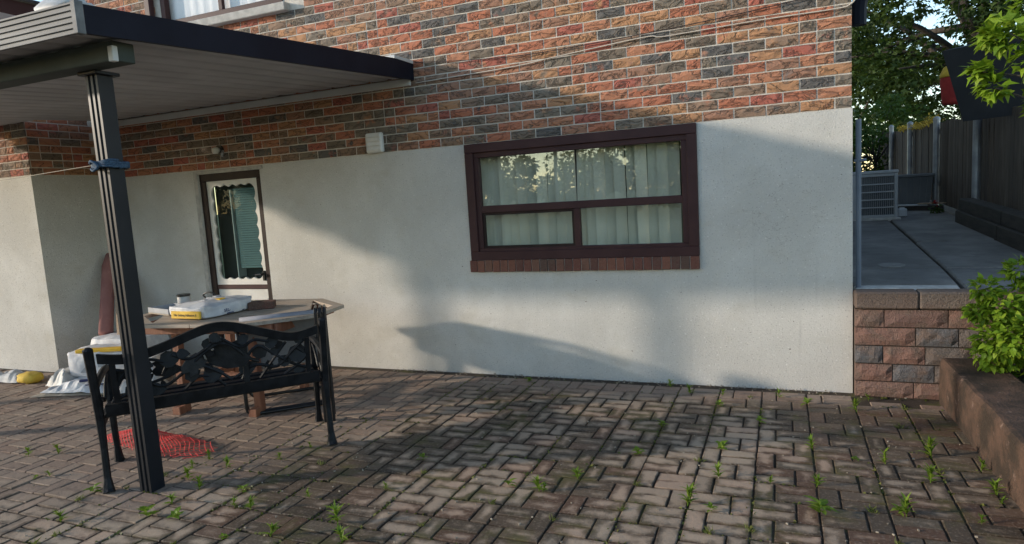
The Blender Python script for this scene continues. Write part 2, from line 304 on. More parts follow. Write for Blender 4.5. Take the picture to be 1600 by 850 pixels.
# ------------------------------------------------------------------ mesh helpers
class MB:
    def __init__(s): s.v = []; s.f = []; s.uv = []; s.mi = []
    def add(s, vs, fs, mi=0):
        o = len(s.v); s.v += [tuple(x) for x in vs]
        for f in fs: s.f.append(tuple(i + o for i in f)); s.mi.append(mi)
        return s
    def box(s, x0, x1, y0, y1, z0, z1, mi=0, T=None):
        vs = [(x0, y0, z0), (x1, y0, z0), (x1, y1, z0), (x0, y1, z0), (x0, y0, z1), (x1, y0, z1), (x1, y1, z1), (x0, y1, z1)]
        if T is not None: vs = [T @ Vector(q) for q in vs]
        return s.add(vs, [(0, 3, 2, 1), (4, 5, 6, 7), (0, 1, 5, 4), (1, 2, 6, 5), (2, 3, 7, 6), (3, 0, 4, 7)], mi)
    def bbox(s, x0, x1, y0, y1, z0, z1, b=0.004, mi=0, T=None):
        """box with all edges chamfered"""
        X = (x0, x1); Y = (y0, y1); Z = (z0, z1); vs = []; idx = {}
        for i in (0, 1):
            for j in (0, 1):
                for k in (0, 1):
                    for a in (0, 1, 2):
                        p = [X[i], Y[j], Z[k]]
                        for d in (0, 1, 2):
                            if d != a: p[d] += b * (1 if (i, j, k)[d] == 0 else -1)
                        idx[(i, j, k, a)] = len(vs); vs.append(tuple(p))
        fs = []
        for a in (0, 1, 2):
            o = [d for d in (0, 1, 2) if d != a]
            for sgn in (0, 1):
                q = []
                for m, n in ((0, 0), (1, 0), (1, 1), (0, 1)):
                    ijk = [0, 0, 0]; ijk[a] = sgn; ijk[o[0]] = m; ijk[o[1]] = n; q.append(idx[(*ijk, a)])
                fs.append(q)
        for a in (0, 1, 2):                                     # edges along axis a
            o = [d for d in (0, 1, 2) if d != a]
            for m in (0, 1):
                for n in (0, 1):
                    l = [0, 0, 0]; h = [0, 0, 0]; h[a] = 1
                    l[o[0]] = h[o[0]] = m; l[o[1]] = h[o[1]] = n
                    fs.append([idx[(*l, o[0])], idx[(*h, o[0])], idx[(*h, o[1])], idx[(*l, o[1])]])
        for i in (0, 1):
            for j in (0, 1):
                for k in (0, 1): fs.append([idx[(i, j, k, a)] for a in (0, 1, 2)])
        c = Vector(((x0 + x1) / 2, (y0 + y1) / 2, (z0 + z1) / 2)); out = []
        for f in fs:
            p = [Vector(vs[i]) for i in f]; nrm = (p[1] - p[0]).cross(p[2] - p[0])
            out.append(f if nrm.dot(sum(p, Vector()) / len(p) - c) > 0 else f[::-1])
        if T is not None: vs = [T @ Vector(q) for q in vs]
        return s.add(vs, out, mi)
    def tube(s, pts, rad, n=8, mi=0, cap=True, sx=1.0):
        pts = [Vector(p) for p in pts]; o = len(s.v); m = len(pts)
        if not hasattr(rad, '__len__'): rad = [rad] * m
        t0 = (pts[1] - pts[0]).normalized(); ref = Vector((0, 0, 1)) if abs(t0.z) < 0.9 else Vector((1, 0, 0))
        u = t0.cross(ref).normalized()
        vs = []
        for i, p in enumerate(pts):
            t = (pts[min(i + 1, m - 1)] - pts[max(i - 1, 0)]).normalized()
            u = (u - t * u.dot(t)); u = u.normalized() if u.length > 1e-6 else t.orthogonal().normalized()
            w = t.cross(u)
            for k in range(n):
                a = 2 * math.pi * k / n; vs.append(p + (u * math.cos(a) * sx + w * math.sin(a)) * rad[i])
        fs = []
        for i in range(m - 1):
            for k in range(n):
                fs.append((i * n + k, i * n + (k + 1) % n, (i + 1) * n + (k + 1) % n, (i + 1) * n + k))
        if cap: fs.append(tuple(range(n))[::-1]); fs.append(tuple((m - 1) * n + k for k in range(n)))
        return s.add(vs, fs, mi)
    def prism(s, poly, h, T, mi=0):
        """flat polygon (a,b) extruded by h along local c; T maps local (a,b,c) to space"""
        n = len(poly); vs = [T(a, b, 0) for a, b in poly] + [T(a, b, h) for a, b in poly]
        fs = [tuple(range(n))[::-1], tuple(range(n, 2 * n))] + [(i, (i + 1) % n, (i + 1) % n + n, i + n) for i in range(n)]
        return s.add(vs, fs, mi)
    def mesh(s, name, mats, smooth=False):
        me = bpy.data.meshes.new(name); me.from_pydata(s.v, [], s.f)
        for m in (mats if isinstance(mats, (list, tuple)) else [mats]): me.materials.append(M[m])
        if any(s.mi): me.polygons.foreach_set('material_index', s.mi)
        if s.uv:
            l = me.uv_layers.new(name='UVMap'); l.data.foreach_set('uv', [c for p in s.uv for c in p])
        if smooth: me.polygons.foreach_set('use_smooth', [True] * len(me.polygons))
        me.update(); return me

def link(name, me, parent=None, loc=(0, 0, 0), rot=(0, 0, 0), scale=(1, 1, 1)):
    o = bpy.data.objects.new(name, me); col.objects.link(o)
    o.location = loc; o.rotation_euler = rot; o.scale = scale
    if parent is not None: o.parent = parent
    return o
BASE = {}
def root(name, label, cat, loc=(0, 0, 0), rotz=0.0, group=None):
    o = bpy.data.objects.new(name, None); col.objects.link(o); o.empty_display_size = 0.1
    o.location = loc; o.rotation_euler = (0, 0, rotz); tag(o, label, cat, group); BASE[o.name] = Vector(loc); return o
def tag(o, label, cat, group=None):
    o['label'] = label; o['category'] = cat
    if group: o['group'] = group
    return o
def struct(o): o['kind'] = 'structure'; return o
def part(name, mb, mat, parent, world=None, smooth=False):
    """mesh part; built in world coordinates when its top thing stands at `world`"""
    o = link(name, mb.mesh(name, mat, smooth), parent)
    if world is not None: o.location = -Vector(world)
    return o
def smoothpts(pts, n=6):
    """Catmull-Rom through pts"""
    P = [Vector(p) for p in pts]; P = [P[0] * 2 - P[1]] + P + [P[-1] * 2 - P[-2]]; out = []
    for i in range(1, len(P) - 2):
        for k in range(n):
            t = k / n; a, b, c, d = P[i - 1], P[i], P[i + 1], P[i + 2]
            out.append(0.5 * ((2 * b) + (c - a) * t + (2 * a - 5 * b + 4 * c - d) * t * t + (3 * b - a - 3 * c + d) * t ** 3))
    out.append(P[-2]); return out
def text_mesh(name, body, size, mat):
    cu = bpy.data.curves.new(name, 'FONT'); cu.body = body; cu.size = size; cu.extrude = 0.0005; cu.align_x = 'CENTER'; cu.align_y = 'CENTER'
    o = bpy.data.objects.new(name, cu); col.objects.link(o); bpy.context.view_layer.update()
    me = bpy.data.meshes.new_from_object(o); bpy.data.objects.remove(o); me.materials.clear(); me.materials.append(M[mat]); return me

# ================================================================== SETTING
# ground out to the horizon
g = MB(); g.add([(-600, -600, -0.09), (600, -600, -0.09), (600, 600, -0.09), (-600, 600, -0.09)], [(0, 1, 2, 3)])
struct(link('ground', g.mesh('ground', 'lawn')))
XC = 0.45                                  # right-hand corner of the house
XW = -6.95                                 # where the wing steps forward
YW = -0.73
ZT = 1.971                                 # top of the stucco
# upper terrace along the right side of the house: rises to the back
SL = 0.045
def terr(y): return 0.73 + SL * y
g = MB()
ys = [0.05, 2, 4, 6, 9, 14, 30, 80]
vs_ = []
for y in ys: vs_ += [(XC - 0.3, y, terr(min(y, 14)) - 0.05), (120, y, terr(min(y, 14)) - 0.05)]
g.add(vs_, [(2 * i, 2 * i + 1, 2 * i + 3, 2 * i + 2) for i in range(len(ys) - 1)])
g.add([(XC - 0.3, 0.05, -0.2), (120, 0.05, -0.2), (120, 0.05, terr(0.05) - 0.05), (XC - 0.3, 0.05, terr(0.05) - 0.05)], [(0, 1, 2, 3)])
struct(link('terrace_ground', g.mesh('terrace_ground', 'soil')))
# planting bed to the right of the garden wall
g = MB(); n = 14
for i in range(n + 1):
    for j in range(n + 1):
        x = 1.25 + 4.5 * (i / n) ** 1.5; y = -6 + 6.04 * j / n
        g.v.append((x, y, 0.22 + 0.25 * (i / n) + 0.06 * noise.noise(Vector((x * 2, y * 2, 0)))))
for i in range(n):
    for j in range(n): a = i * (n + 1) + j; g.f.append((a, a + n + 1, a + n + 2, a + 1)); g.mi.append(0)
struct(link('planting_bed', g.mesh('planting_bed', 'soil')))

# ---- side path of concrete slabs
path = struct(link('side_path', None)); path.location = (1.2, 0.05, 0.7)
def slab(x0, x1, y0, y1, x0b=None, x1b=None, mat='slab', dz=0.0):
    x0b = x0 if x0b is None else x0b; x1b = x1 if x1b is None else x1b
    b = 0.012; g = MB()
    def q(x, y, z): return (x - 1.2, y - 0.05, z + terr(y) + dz - 0.7)
    lo = [q(x0, y0, -0.1), q(x1, y0, -0.1), q(x1b, y1, -0.1), q(x0b, y1, -0.1)]
    mi = [q(x0, y0, -b), q(x1, y0, -b), q(x1b, y1, -b), q(x0b, y1, -b)]
    hi = [q(x0 + b, y0 + b, 0), q(x1 - b, y0 + b, 0), q(x1b - b, y1 - b, 0), q(x0b + b, y1 - b, 0)]
    g.add(lo + mi + hi, [(8, 9, 10, 11)] + [(i, (i + 1) % 4, (i + 1) % 4 + 4, i + 4) for i in range(4)] + [(4 + i, 4 + (i + 1) % 4, 8 + (i + 1) % 4, 8 + i) for i in range(4)])
    return link('slab', g.mesh('slab', mat), path)
slab(0.47, 1.10, 0.055, 0.17, mat='pale_concrete', x1b=1.105)
slab(0.47, 1.11, 0.178, 0.86, x1b=1.145); slab(0.47, 1.145, 0.875, 4.35, x1b=1.245); slab(0.47, 1.245, 4.365, 8.5, x1b=1.35)
slab(1.135, 2.3, 0.055, 0.86, x0b=1.17, dz=-0.006); slab(1.17, 2.2, 0.875, 2.35, x0b=1.21, dz=-0.004); slab(1.215, 2.1, 2.365, 4.6, x0b=1.275, dz=0.004); slab(1.28, 2.0, 4.615, 8.5, x0b=1.37)

# ---- patio pavers in half basket weave
U = 0.0965
patio = struct(link('patio', None)); patio.location = (-3.0, -2.5, 0)
jp = MB(); jp.add([(-13, -9, -0.0095), (1.0, -9, -0.0095), (1.0, 0.0, -0.0095), (-13, 0.0, -0.0095)], [(0, 1, 2, 3)])
o = part('joint_bed', jp, 'soil_joint', patio, (-3.0, -2.5, 0))
def paver_geo(L, W, seed):
    rr = random.Random(seed); g = MB(); h = 0.006; gap = 0.0042
    l = L / 2 - gap; w = W / 2 - gap; c = 0.0045
    j = lambda a: rr.uniform(-a, a)
    lo = [(-l, -w, -0.03), (l, -w, -0.03), (l, w, -0.03), (-l, w, -0.03)]
    mi = [(x + j(0.0015), y + j(0.0015), -0.0035) for x, y, z in lo]
    hi = [((abs(x) - c + j(0.0015)) * (1 if x > 0 else -1), (abs(y) - c + j(0.0015)) * (1 if y > 0 else -1), j(0.0008)) for x, y, z in lo]
    g.v = lo + mi + hi
    g.f = [(8, 9, 10, 11)] + [(i, (i + 1) % 4, (i + 1) % 4 + 4, i + 4) for i in range(4)] + [(4 + i, 4 + (i + 1) % 4, 8 + (i + 1) % 4, 8 + i) for i in range(4)]
    g.mi = [0] * 9
    g.uv = [(g.v[i][0] / L + 0.5, g.v[i][1] / W + 0.5) for f in g.f for i in f]
    return g
geos = [paver_geo(2 * U, U, 50 + k) for k in range(6)]
pmesh = [q.mesh('paver', 'paver') for q in geos]
spots = []
X0 = -0.145; Y0 = -1.84
for k in range(-44, 6):
    for m in range(-38, 12):
        bx = X0 + 3 * U * k; y = Y0 + 2 * U * m            # band spans bx..bx+3U, row y..y+2U
        if m % 2 == 0:
            spots += [(bx + 2 * U, y + U / 2, 0), (bx + 2 * U, y + 1.5 * U, 0), (bx + U / 2, y + U, 1)]
        else:
            spots += [(bx + U, y + U / 2, 0), (bx + U, y + 1.5 * U, 0), (bx + 2.5 * U, y + U, 1)]
keep = []
for x, y, r in spots:
    hx, hy = (U, U / 2) if r == 0 else (U / 2, U)
    if x - hx < -12.5 or y - hy < -8.5 or y + hy > -0.012: continue
    if x - hx < XW and y + hy > YW - 0.012: continue
    if x - hx > 0.955 + 0.012 * -y: continue
    if x + hx > XC + 0.005 and y + hy > -0.12: continue
    d = Vector((x, y, 0)) - CAM; z = d.dot(_w)
    vis = False
    if z > 0.3:
        ix = 800 + 1021.8 * d.dot(_r) / z; iy = 425 - 1021.8 * d.dot(_u) / z
        vis = -25 < ix < 1625 and iy < 880
    keep.append((z if vis else 1e9, x, y, r))
keep.sort()
stuff = MB(); npav = 0
for q, (z, x, y, r) in enumerate(keep):
    dz = rnd.gauss(0, 0.0016); rx, ry = rnd.gauss(0, 0.010), rnd.gauss(0, 0.008)
    rz = (math.pi / 2 if r else 0) + (math.pi if rnd.random() < 0.5 else 0) + rnd.gauss(0, 0.008)
    if npav < 300 and z < 1e8:
        link('paver', pmesh[q % 6], patio, (x + 3.0 + rnd.gauss(0, .0012), y + 2.5 + rnd.gauss(0, .0012), dz), (rx, ry, rz)); npav += 1
    else:
        gq = geos[q % 6]; T = Matrix.Translation((x + 3.0, y + 2.5, dz)) @ Matrix.Rotation(rz, 4, 'Z') @ Matrix.Rotation(rx, 4, 'X')
        stuff.add([T @ Vector(p) for p in gq.v], gq.f); stuff.uv += gq.uv
o = link('far_pavers', stuff.mesh('far_pavers', 'paver'), patio); o['kind'] = 'stuff'

# ================================================================== HOUSE
HB = (-2.5, 0, 0)
house = root('house', 'brick house with grey stucco ground floor, maroon window and storm door', 'house', HB)
def wall_holes(g, axis, c, a0, a1, z0, z1, holes, depth, sign=1):
    """vertical wall in the plane axis=c with rectangular holes, reveals going back by depth"""
    As = sorted({a0, a1, *[h[0] for h in holes], *[h[1] for h in holes]}); Zs = sorted({z0, z1, *[h[2] for h in holes], *[h[3] for h in holes]})
    P = (lambda a, z, d=0: (a, c + d, z)) if axis == 'y' else (lambda a, z, d=0: (c + d, a, z))
    for i in range(len(As) - 1):
        for j in range(len(Zs) - 1):
            am, zm = (As[i] + As[i + 1]) / 2, (Zs[j] + Zs[j + 1]) / 2
            if any(h[0] < am < h[1] and h[2] < zm < h[3] for h in holes): continue
            g.add([P(As[i], Zs[j]), P(As[i + 1], Zs[j]), P(As[i + 1], Zs[j + 1]), P(As[i], Zs[j + 1])], [(0, 1, 2, 3)])
    for h in holes:
        q = [(h[0], h[2]), (h[1], h[2]), (h[1], h[3]), (h[0], h[3])]
        for k in range(4):
            (a, z), (b, w) = q[k], q[(k + 1) % 4]
            g.add([P(a, z), P(b, w), P(b, w, depth), P(a, z, depth)], [(0, 3, 2, 1)])
WIN = (-2.44, -0.60, 1.00, 1.965); DOOR = (-5.52, -4.70, -0.02, 1.93)
g = MB(); wall_holes(g, 'y', 0.0, XW, XC, -0.12, ZT, [WIN, DOOR], 0.2)
# right flank and the wing's stucco
g.add([(XC, 0, -0.12), (XC, 9, -0.12), (XC, 9, ZT), (XC, 0, ZT)], [(0, 1, 2, 3)])
g.add([(XW, YW, -0.12), (XW, 0, -0.12), (XW, 0, 2.02), (XW, YW, 2.02)], [(0, 1, 2, 3)])
g.add([(-13, YW, -0.12), (XW, YW, -0.12), (XW, YW, 2.02), (-13, YW, 2.02)], [(0, 1, 2, 3)])
part('stucco_wall', g, 'stucco', house, HB)
# brick storey: mortar backing and the bricks themselves
UW = (-5.75, -4.22, 3.40, 4.75)
g = MB(); wall_holes(g, 'y', 0.006, XW, XC - 0.006, ZT, 5.3, [UW], 0.16)
g.add([(XC - 0.006, 0.006, ZT), (XC - 0.006, 9, ZT), (XC - 0.006, 9, 5.3), (XC - 0.006, 0.006, 5.3)], [(0, 1, 2, 3)])
g.add([(XW - 0.006, YW + 0.006, 2.02), (XW - 0.006, 0.006, 2.02), (XW - 0.006, 0.006, 3.5), (XW - 0.006, YW + 0.006, 3.5)], [(0, 1, 2, 3)])
g.add([(-13, YW + 0.006, 2.02), (XW - 0.006, YW + 0.006, 2.02), (XW - 0.006, YW + 0.006, 3.5), (-13, YW + 0.006, 3.5)], [(0, 1, 2, 3)])
g.add([(XW, 0.006, 3.3), (XW, 9, 3.3), (XW, 9, 5.3), (XW, 0.006, 5.3)], [(0, 3, 2, 1)])
# ledge lips so that mortar meets the stucco
bw = part('brick_wall', g, 'mortar', house, HB)
CH = 0.0758; P_ = 0.2166; MG = 0.010
def brick_geo(L, seed):
    rr = random.Random(seed); g = MB(); l = L / 2; h = (CH - MG) / 2
    nx, nz = 4, 2
    for j in range(nz + 1):
        for i in range(nx + 1):
            e = (i in (0, nx)) or (j in (0, nz))
            x = -l + 2 * l * i / nx + (0 if i in (0, nx) else rr.uniform(-.2, .2) * L / nx)
            z = -h + 2 * h * j / nz + (0 if j in (0, nz) else rr.uniform(-.4, .4) * h)
            y = (0.003 + rr.uniform(-0.0012, 0.0012)) if e else rr.uniform(-0.0055, 0.001)
            if e: x += rr.uniform(-.001, .001); z += rr.uniform(-.0012, .0012)
            g.v.append((x, y, z))
    W = nx + 1
    for j in range(nz):
        for i in range(nx): a = j * W + i; g.f.append((a, a + 1, a + W + 1, a + W))
    loop = list(range(W)) + [W * (j + 1) + nx for j in range(nz)] + [W * nz + i for i in range(nx - 1, -1, -1)] + [W * j for j in range(nz - 1, 0, -1)]
    o = len(g.v)
    for i in loop: x, y, z = g.v[i]; g.v.append((x, 0.014, z))
    m = len(loop)
    for k in range(m): g.f.append((loop[k], o + k, o + (k + 1) % m, loop[(k + 1) % m]))
    g.mi = [0] * len(g.f); return g
NB = 7
bg = {'full': [brick_geo(P_ - MG, 100 + k) for k in range(NB)], 'half': [brick_geo(P_ / 2 - MG, 200 + k) for k in range(NB)]}
bm_ = {k: [q.mesh('brick', 'brick') for q in v] for k, v in bg.items()}
items = []                                      # (x, y, z, kind, rotz, priority)
def course_row(a0, a1, z, off, emit):
    a = a1 - off
    while a > a0 - P_:
        # brick from a-P_ to a (cut at the ends)
        lo, hi = max(a - P_, a0), min(a, a1)
        if hi - lo > 0.05:
            if hi - lo > P_ * 0.9 and rnd.random() > 0.10: emit((lo + hi) / 2, hi - lo, 'full')
            elif hi - lo > P_ * 0.9:
                emit(lo + P_ / 4, P_ / 2, 'half'); emit(hi - P_ / 4, P_ / 2, 'half')
            else: emit((lo + hi) / 2, hi - lo, 'half')
        a -= P_
def cpri(p):
    d = Vector(p) - CAM; z = d.dot(_w)
    if z < 0.3: return 1e9
    ix = 800 + 1021.8 * d.dot(_r) / z; iy = 425 - 1021.8 * d.dot(_u) / z
    if not (-20 < ix < 1345 and -15 < iy < 860): return 1e9
    if p[0] < -2.87 and p[1] > -0.1 and iy < 0.17 * ix + 60 and iy > 0.16 * ix - 8: return 1e9          # behind the canopy
    return d.length
for k in range(43):
    z = ZT + CH * (k + 0.5) + 0.002
    def em(x, L, kind, z=z):
        if UW[0] - 0.02 < x + L / 2 and x - L / 2 < UW[1] + 0.02 and UW[2] - 0.10 < z < UW[3] + 0.03:
            return
        items.append((x, 0.0, z, kind, L, 0.0))
    course_row(XW + (0.015 if z < 3.5 else 0), XC, z, 0 if k % 2 else P_ / 2 - P_, em)
    if k < 32:
        def em2(y, L, kind, z=z): items.append((XC, y, z, kind, L, math.pi / 2))
for k in range(19):
    z = 2.02 + CH * (k + 0.5) + 0.002
    def em3(x, L, kind, z=z): items.append((x, YW, z, kind, L, 0.0))
    course_row(-12.8, XW, z, 0 if k % 2 else P_ / 2 - P_, em3)
    def em4(y, L, kind, z=z): items.append((XW, y, z, kind, L, math.pi / 2))
    course_row(YW + 0.012, -0.012, z, 0.05 if k % 2 else P_ / 2 - P_ + 0.05, em4)
items = sorted(((cpri((x, y, z)), x, y, z, kd, L, rz) for x, y, z, kd, L, rz in items))
st = MB(); nb_ = 0
for q, (pr, x, y, z, kd, L, rz) in enumerate(items):
    full = (P_ if kd == 'full' else P_ / 2) - MG; sc = (L - MG) / full; vi = rnd.randrange(NB)
    y += rnd.uniform(-0.0015, 0.001); fl = rnd.random() < 0.5
    loc = (x - HB[0], y - HB[1], z - HB[2])
    if nb_ < 300 and pr < 1e8:
        link('brick', bm_[kd][vi], bw, (loc[0] + HB[0], loc[1] + HB[1], loc[2] + HB[2]), (0, 0, rz), (sc, 1, 1)); nb_ += 1
    else:
        T = Matrix.Translation((x, y, z)) @ Matrix.Rotation(rz, 4, 'Z') @ Matrix.Diagonal((sc, 1, 1, 1))
        st.add([T @ Vector(p) for p in bg[kd][vi].v], bg[kd][vi].f)
o = link('far_bricks', st.mesh('far_bricks', 'brick'), bw); o['kind'] = 'stuff'
# roof over the main block, back walls
g = MB()
g.box(XW - 0.35, XC + 0.45, -0.45, 9.4, 5.3, 5.48)
part('eaves', g, 'soffit', house, HB)
g = MB(); g.add([(XW - 0.45, -0.55, 5.485), (XC + 0.55, -0.55, 5.485), (XC + 0.55, 9.5, 5.485), (XW - 0.45, 9.5, 5.485), (XW + 2.5, 4.4, 7.4), (XC - 2.5, 4.4, 7.4)],
                [(0, 1, 5, 4), (1, 2, 5), (2, 3, 4, 5), (3, 0, 4)])
part('roof', g, 'roof', house, HB)
g = MB(); g.add([(-13, 9, -.1), (XC, 9, -.1), (XC, 9, 5.3), (-13, 9, 5.3)], [(0, 3, 2, 1)])
part('back_wall', g, 'stucco', house, HB)
# wing roof with its eave running out from the wall
wr = MB(); wr.box(-13.3, -6.575, -1.15, -0.004, 3.485, 3.50); part('wing_soffit', wr, 'white_panel', house, HB)
wr = MB(); wr.bbox(-6.574, -6.55, -1.17, -0.01, 3.47, 3.60, 0.004); wr.bbox(-13.3, -6.576, -1.175, -1.152, 3.47, 3.60, 0.004)
part('wing_fascia', wr, 'frame', house, HB)
wr = MB(); wr.add([(-6.5, -1.22, 3.604), (-6.5, -0.012, 3.604), (-9.8, -0.012, 4.15), (-9.8, -1.22, 4.15), (-13.3, -1.22, 3.604), (-13.3, -0.012, 3.604),
                   (-6.5, -1.22, 3.63), (-6.5, -0.012, 3.63), (-9.8, -0.012, 4.18), (-9.8, -1.22, 4.18), (-13.3, -1.22, 3.63), (-13.3, -0.012, 3.63)],
                  [(6, 7, 8, 9), (9, 8, 11, 10), (0, 3, 2, 1), (3, 4, 5, 2), (0, 6, 9, 3), (3, 9, 10, 4), (0, 1, 7, 6)])
part('wing_roof', wr, 'roof', house, HB)

# ---- picture window
win = root('window', '', '', (-1.52, 0, 1.48)); del win['label'], win['category']
win.parent = house; win.location = Vector((-1.52, 0, 1.48)) - Vector(HB); WB = (-1.52, 0, 1.48)
def ring(g, x0, x1, z0, z1, w, y0, y1, wb=None, b=0.004):
    wb = wb or w
    g.bbox(x0, x1, y0, y1, z1 - w, z1, b); g.bbox(x0, x1, y0, y1, z0, z0 + wb, b)
    g.bbox(x0, x0 + w, y0 + .0005, y1 - .0005, z0 + wb, z1 - w, b); g.bbox(x1 - w, x1, y0 + .0005, y1 - .0005, z0 + wb, z1 - w, b)
g = MB(); ring(g, -2.465, -0.570, 0.992, 1.972, 0.075, -0.022, 0.03); part('casing', g, 'frame', win, WB)
g = MB(); ring(g, -2.392, -0.643, 1.064, 1.899, 0.045, -0.004, 0.05, 0.028)
g.bbox(-2.35, -0.685, 0.0, 0.046, 1.392, 1.452, 0.004); g.bbox(-1.538, -1.489, 0.002, 0.044, 1.09, 1.394, 0.003); part('sash_frame', g, 'frame', win, WB)
g = MB(); ring(g, -2.348, -1.536, 1.090, 1.393, 0.022, 0.012, 0.034, b=0.002); part('sliding_sash', g, 'frame_dark', win, WB)
def pane(x0, x1, z0, z1, y, parent, base, mat='glass', name='pane'):
    g = MB(); g.box(x0, x1, y, y + 0.004, z0, z1); return part(name, g, mat, parent, base)
pane(-2.35, -0.685, 1.45, 1.857, 0.026, win, WB); pane(-2.33, -1.55, 1.108, 1.376, 0.022, win, WB); pane(-1.49, -0.685, 1.09, 1.394, 0.030, win, WB)
# soldier-course sill, brick by brick
g = MB(); g.box(-2.475, -0.575, -0.016, 0.02, 0.895, 0.990); part('sill_mortar', g, 'mortar', win, WB)
ns = 27; pw = 1.91 / ns
sg = []
for k in range(3):
    q = MB(); q.bbox(-pw / 2 + 0.003, pw / 2 - 0.003, -0.026, 0.01, -0.049, 0.049, 0.003); sg.append(q.mesh('sill_brick', 'sill_brick'))
for k in range(ns):
    link('sill_brick', sg[k % 3], win, (-2.48 + pw * (k + 0.5) - WB[0], rnd.uniform(-0.003, 0.001), 0.942 - WB[2] + rnd.uniform(-.0015, .0015)), (0, rnd.gauss(0, 0.006), 0))
# vertical blinds
q = MB(); W = 0.046; nseg = 4
for i in range(nseg + 1):
    a = -W + 2 * W * i / nseg; yy = 0.007 * (1 - (a / W) ** 2)
    q.v += [(a, yy, 0), (a, yy, 0.93)]
for i in range(nseg): q.f.append((2 * i, 2 * i + 2, 2 * i + 3, 2 * i + 1)); q.mi.append(0)
sm = q.mesh('blind_slat', 'blind', True)
x = -2.33; k = 0
gaps = {7: 0.006, 10: 0.008, 15: 0.003, 16: 0.006}
while x < -0.735:
    x += gaps.get(k, 0.0)
    link('blind_slat', sm, win, (x - WB[0], 0.115 - WB[1] + (0.008 if k % 2 else 0), 0.99 - WB[2]), (rnd.gauss(0, 0.004), rnd.gauss(0, 0.007) + (0.022 if k in (7, 10) else 0), R(rnd.gauss(22, 13) + (14 if k in (7, 15) else 0)))); x += 0.0815; k += 1
g = MB(); g.bbox(-2.40, -0.62, 0.10, 0.14, 1.93, 1.96, 0.004); part('blind_rail', g, 'white', win, WB)
g = MB(); x0, x1, y0, y1, z0, z1 = -2.75, -0.3, 0.2, 3.0, 0.1, 2.3
g.add([(x0, y0, z0), (x1, y0, z0), (x1, y1, z0), (x0, y1, z0), (x0, y0, z1), (x1, y0, z1), (x1, y1, z1), (x0, y1, z1)], [(0, 1, 2, 3), (4, 7, 6, 5), (1, 5, 6, 2), (2, 6, 7, 3), (3, 7, 4, 0)])
part('room', g, 'interior', win, WB)

# ---- storm door
door = link('door', None, house); DB = (-5.11, 0, 0); door.location = Vector(DB) - Vector(HB)
g = MB(); ring(g, -5.52, -4.70, -0.02, 1.93, 0.075, 0.02, 0.09, 0.05); part('door_frame', g, 'frame_dark', door, DB)
g = MB(); g.bbox(-5.575, -5.521, -0.004, 0.05, -0.02, 1.965, 0.003); g.bbox(-5.52, -4.66, -0.006, 0.04, 1.932, 1.965, 0.003); part('trim', g, 'pale_concrete', door, DB)
# white leaf with scalloped opening
ox0, ox1, oz0, oz1 = -5.446, -4.774, 0.79, 1.856
ix0, ix1, iz0, iz1 = -5.375, -4.84, 0.87, 1.785
outer = []; inner = []
def edge(a, b, n, bumps, nx, nz):
    for i in range(n):
        t_ = i / n; s_ = abs(math.sin(math.pi * bumps * t_)) ** 0.8 * 0.024
        inner.append((a[0] + (b[0] - a[0]) * t_ - nx * s_, a[1] + (b[1] - a[1]) * t_ - nz * s_))
N1, N2 = 32, 56
edge((ix0, iz0), (ix1, iz0), N1, 5, 0, 1); edge((ix1, iz0), (ix1, iz1), N2, 7, -1, 0); edge((ix1, iz1), (ix0, iz1), N1, 5, 0, -1); edge((ix0, iz1), (ix0, iz0), N2, 7, 1, 0)
def oedge(a, b, n):
    for i in range(n): outer.append((a[0] + (b[0] - a[0]) * i / n, a[1] + (b[1] - a[1]) * i / n))
oedge((ox0, oz0), (ox1, oz0), N1); oedge((ox1, oz0), (ox1, oz1), N2); oedge((ox1, oz1), (ox0, oz1), N1); oedge((ox0, oz1), (ox0, oz0), N2)
g = MB(); m = len(outer); yf, yb = 0.035, 0.055
vs_ = [(a, yf, z) for a, z in outer] + [(a, yf, z) for a, z in inner] + [(a, yb, z) for a, z in inner]
g.add(vs_, [(i, (i + 1) % m, m + (i + 1) % m, m + i) for i in range(m)] + [(m + i, m + (i + 1) % m, 2 * m + (i + 1) % m, 2 * m + i) for i in range(m)])
part('scalloped_panel', g, 'white', door, DB)
g = MB(); g.bbox(-5.446, -4.774, 0.028, 0.06, 0.745, 0.788, 0.003); part('rail', g, 'frame', door, DB)
g = MB(); g.bbox(-5.446, -4.774, 0.04, 0.058, 0.03, 0.743, 0.003)
for zz in (0.55, 0.42, 0.29, 0.16): g.bbox(-5.43, -4.79, 0.034, 0.0395, zz, zz + 0.1, 0.002)
lower = part('lower_panel', g, 'white', door, DB)
cre = MB(); cre.tube(smoothpts([(-4.86, 0.033, 0.70), (-4.875, 0.03, 0.66), (-4.91, 0.03, 0.635), (-4.93, 0.033, 0.625)]), [0.004 + 0.006 * (1 - i / 18) for i in range(19)], 6)
part('ornament', cre, 'grey_ink', lower, None).location = -Vector(DB)
pane(-5.44, -4.78, 0.80, 1.85, 0.060, door, DB, 'door_glass')
hd = MB(); hd.bbox(-4.815, -4.785, 0.012, 0.034, 0.83, 0.93, 0.004); hd.tube([(-4.80, 0.012, 0.90), (-4.80, -0.02, 0.90), (-4.87, -0.025, 0.895)], 0.008, 8); part('handle', hd, 'tube', door, DB)
# inner door: dark leaf standing ajar with a window and slatted blind
g = MB(); g.box(-5.50, -4.72, 0.19, 0.20, 0, 1.9); part('inner_door', g, 'interior', door, DB)
g = MB(); g.bbox(-5.20, -5.185, 0.08, 0.188, 0.86, 1.76, 0.003); part('inner_edge', g, 'white_panel', door, DB)
sl = MB(); sl.box(-5.165, -4.82, -0.004, 0.003, -0.0105, 0.0105); slm = sl.mesh('blind_slat', 'teal_blind')
for k in range(34): link('blind_slat', slm, door, (-DB[0], 0.10, 0.965 + 0.024 * k), (R(14), 0, 0))

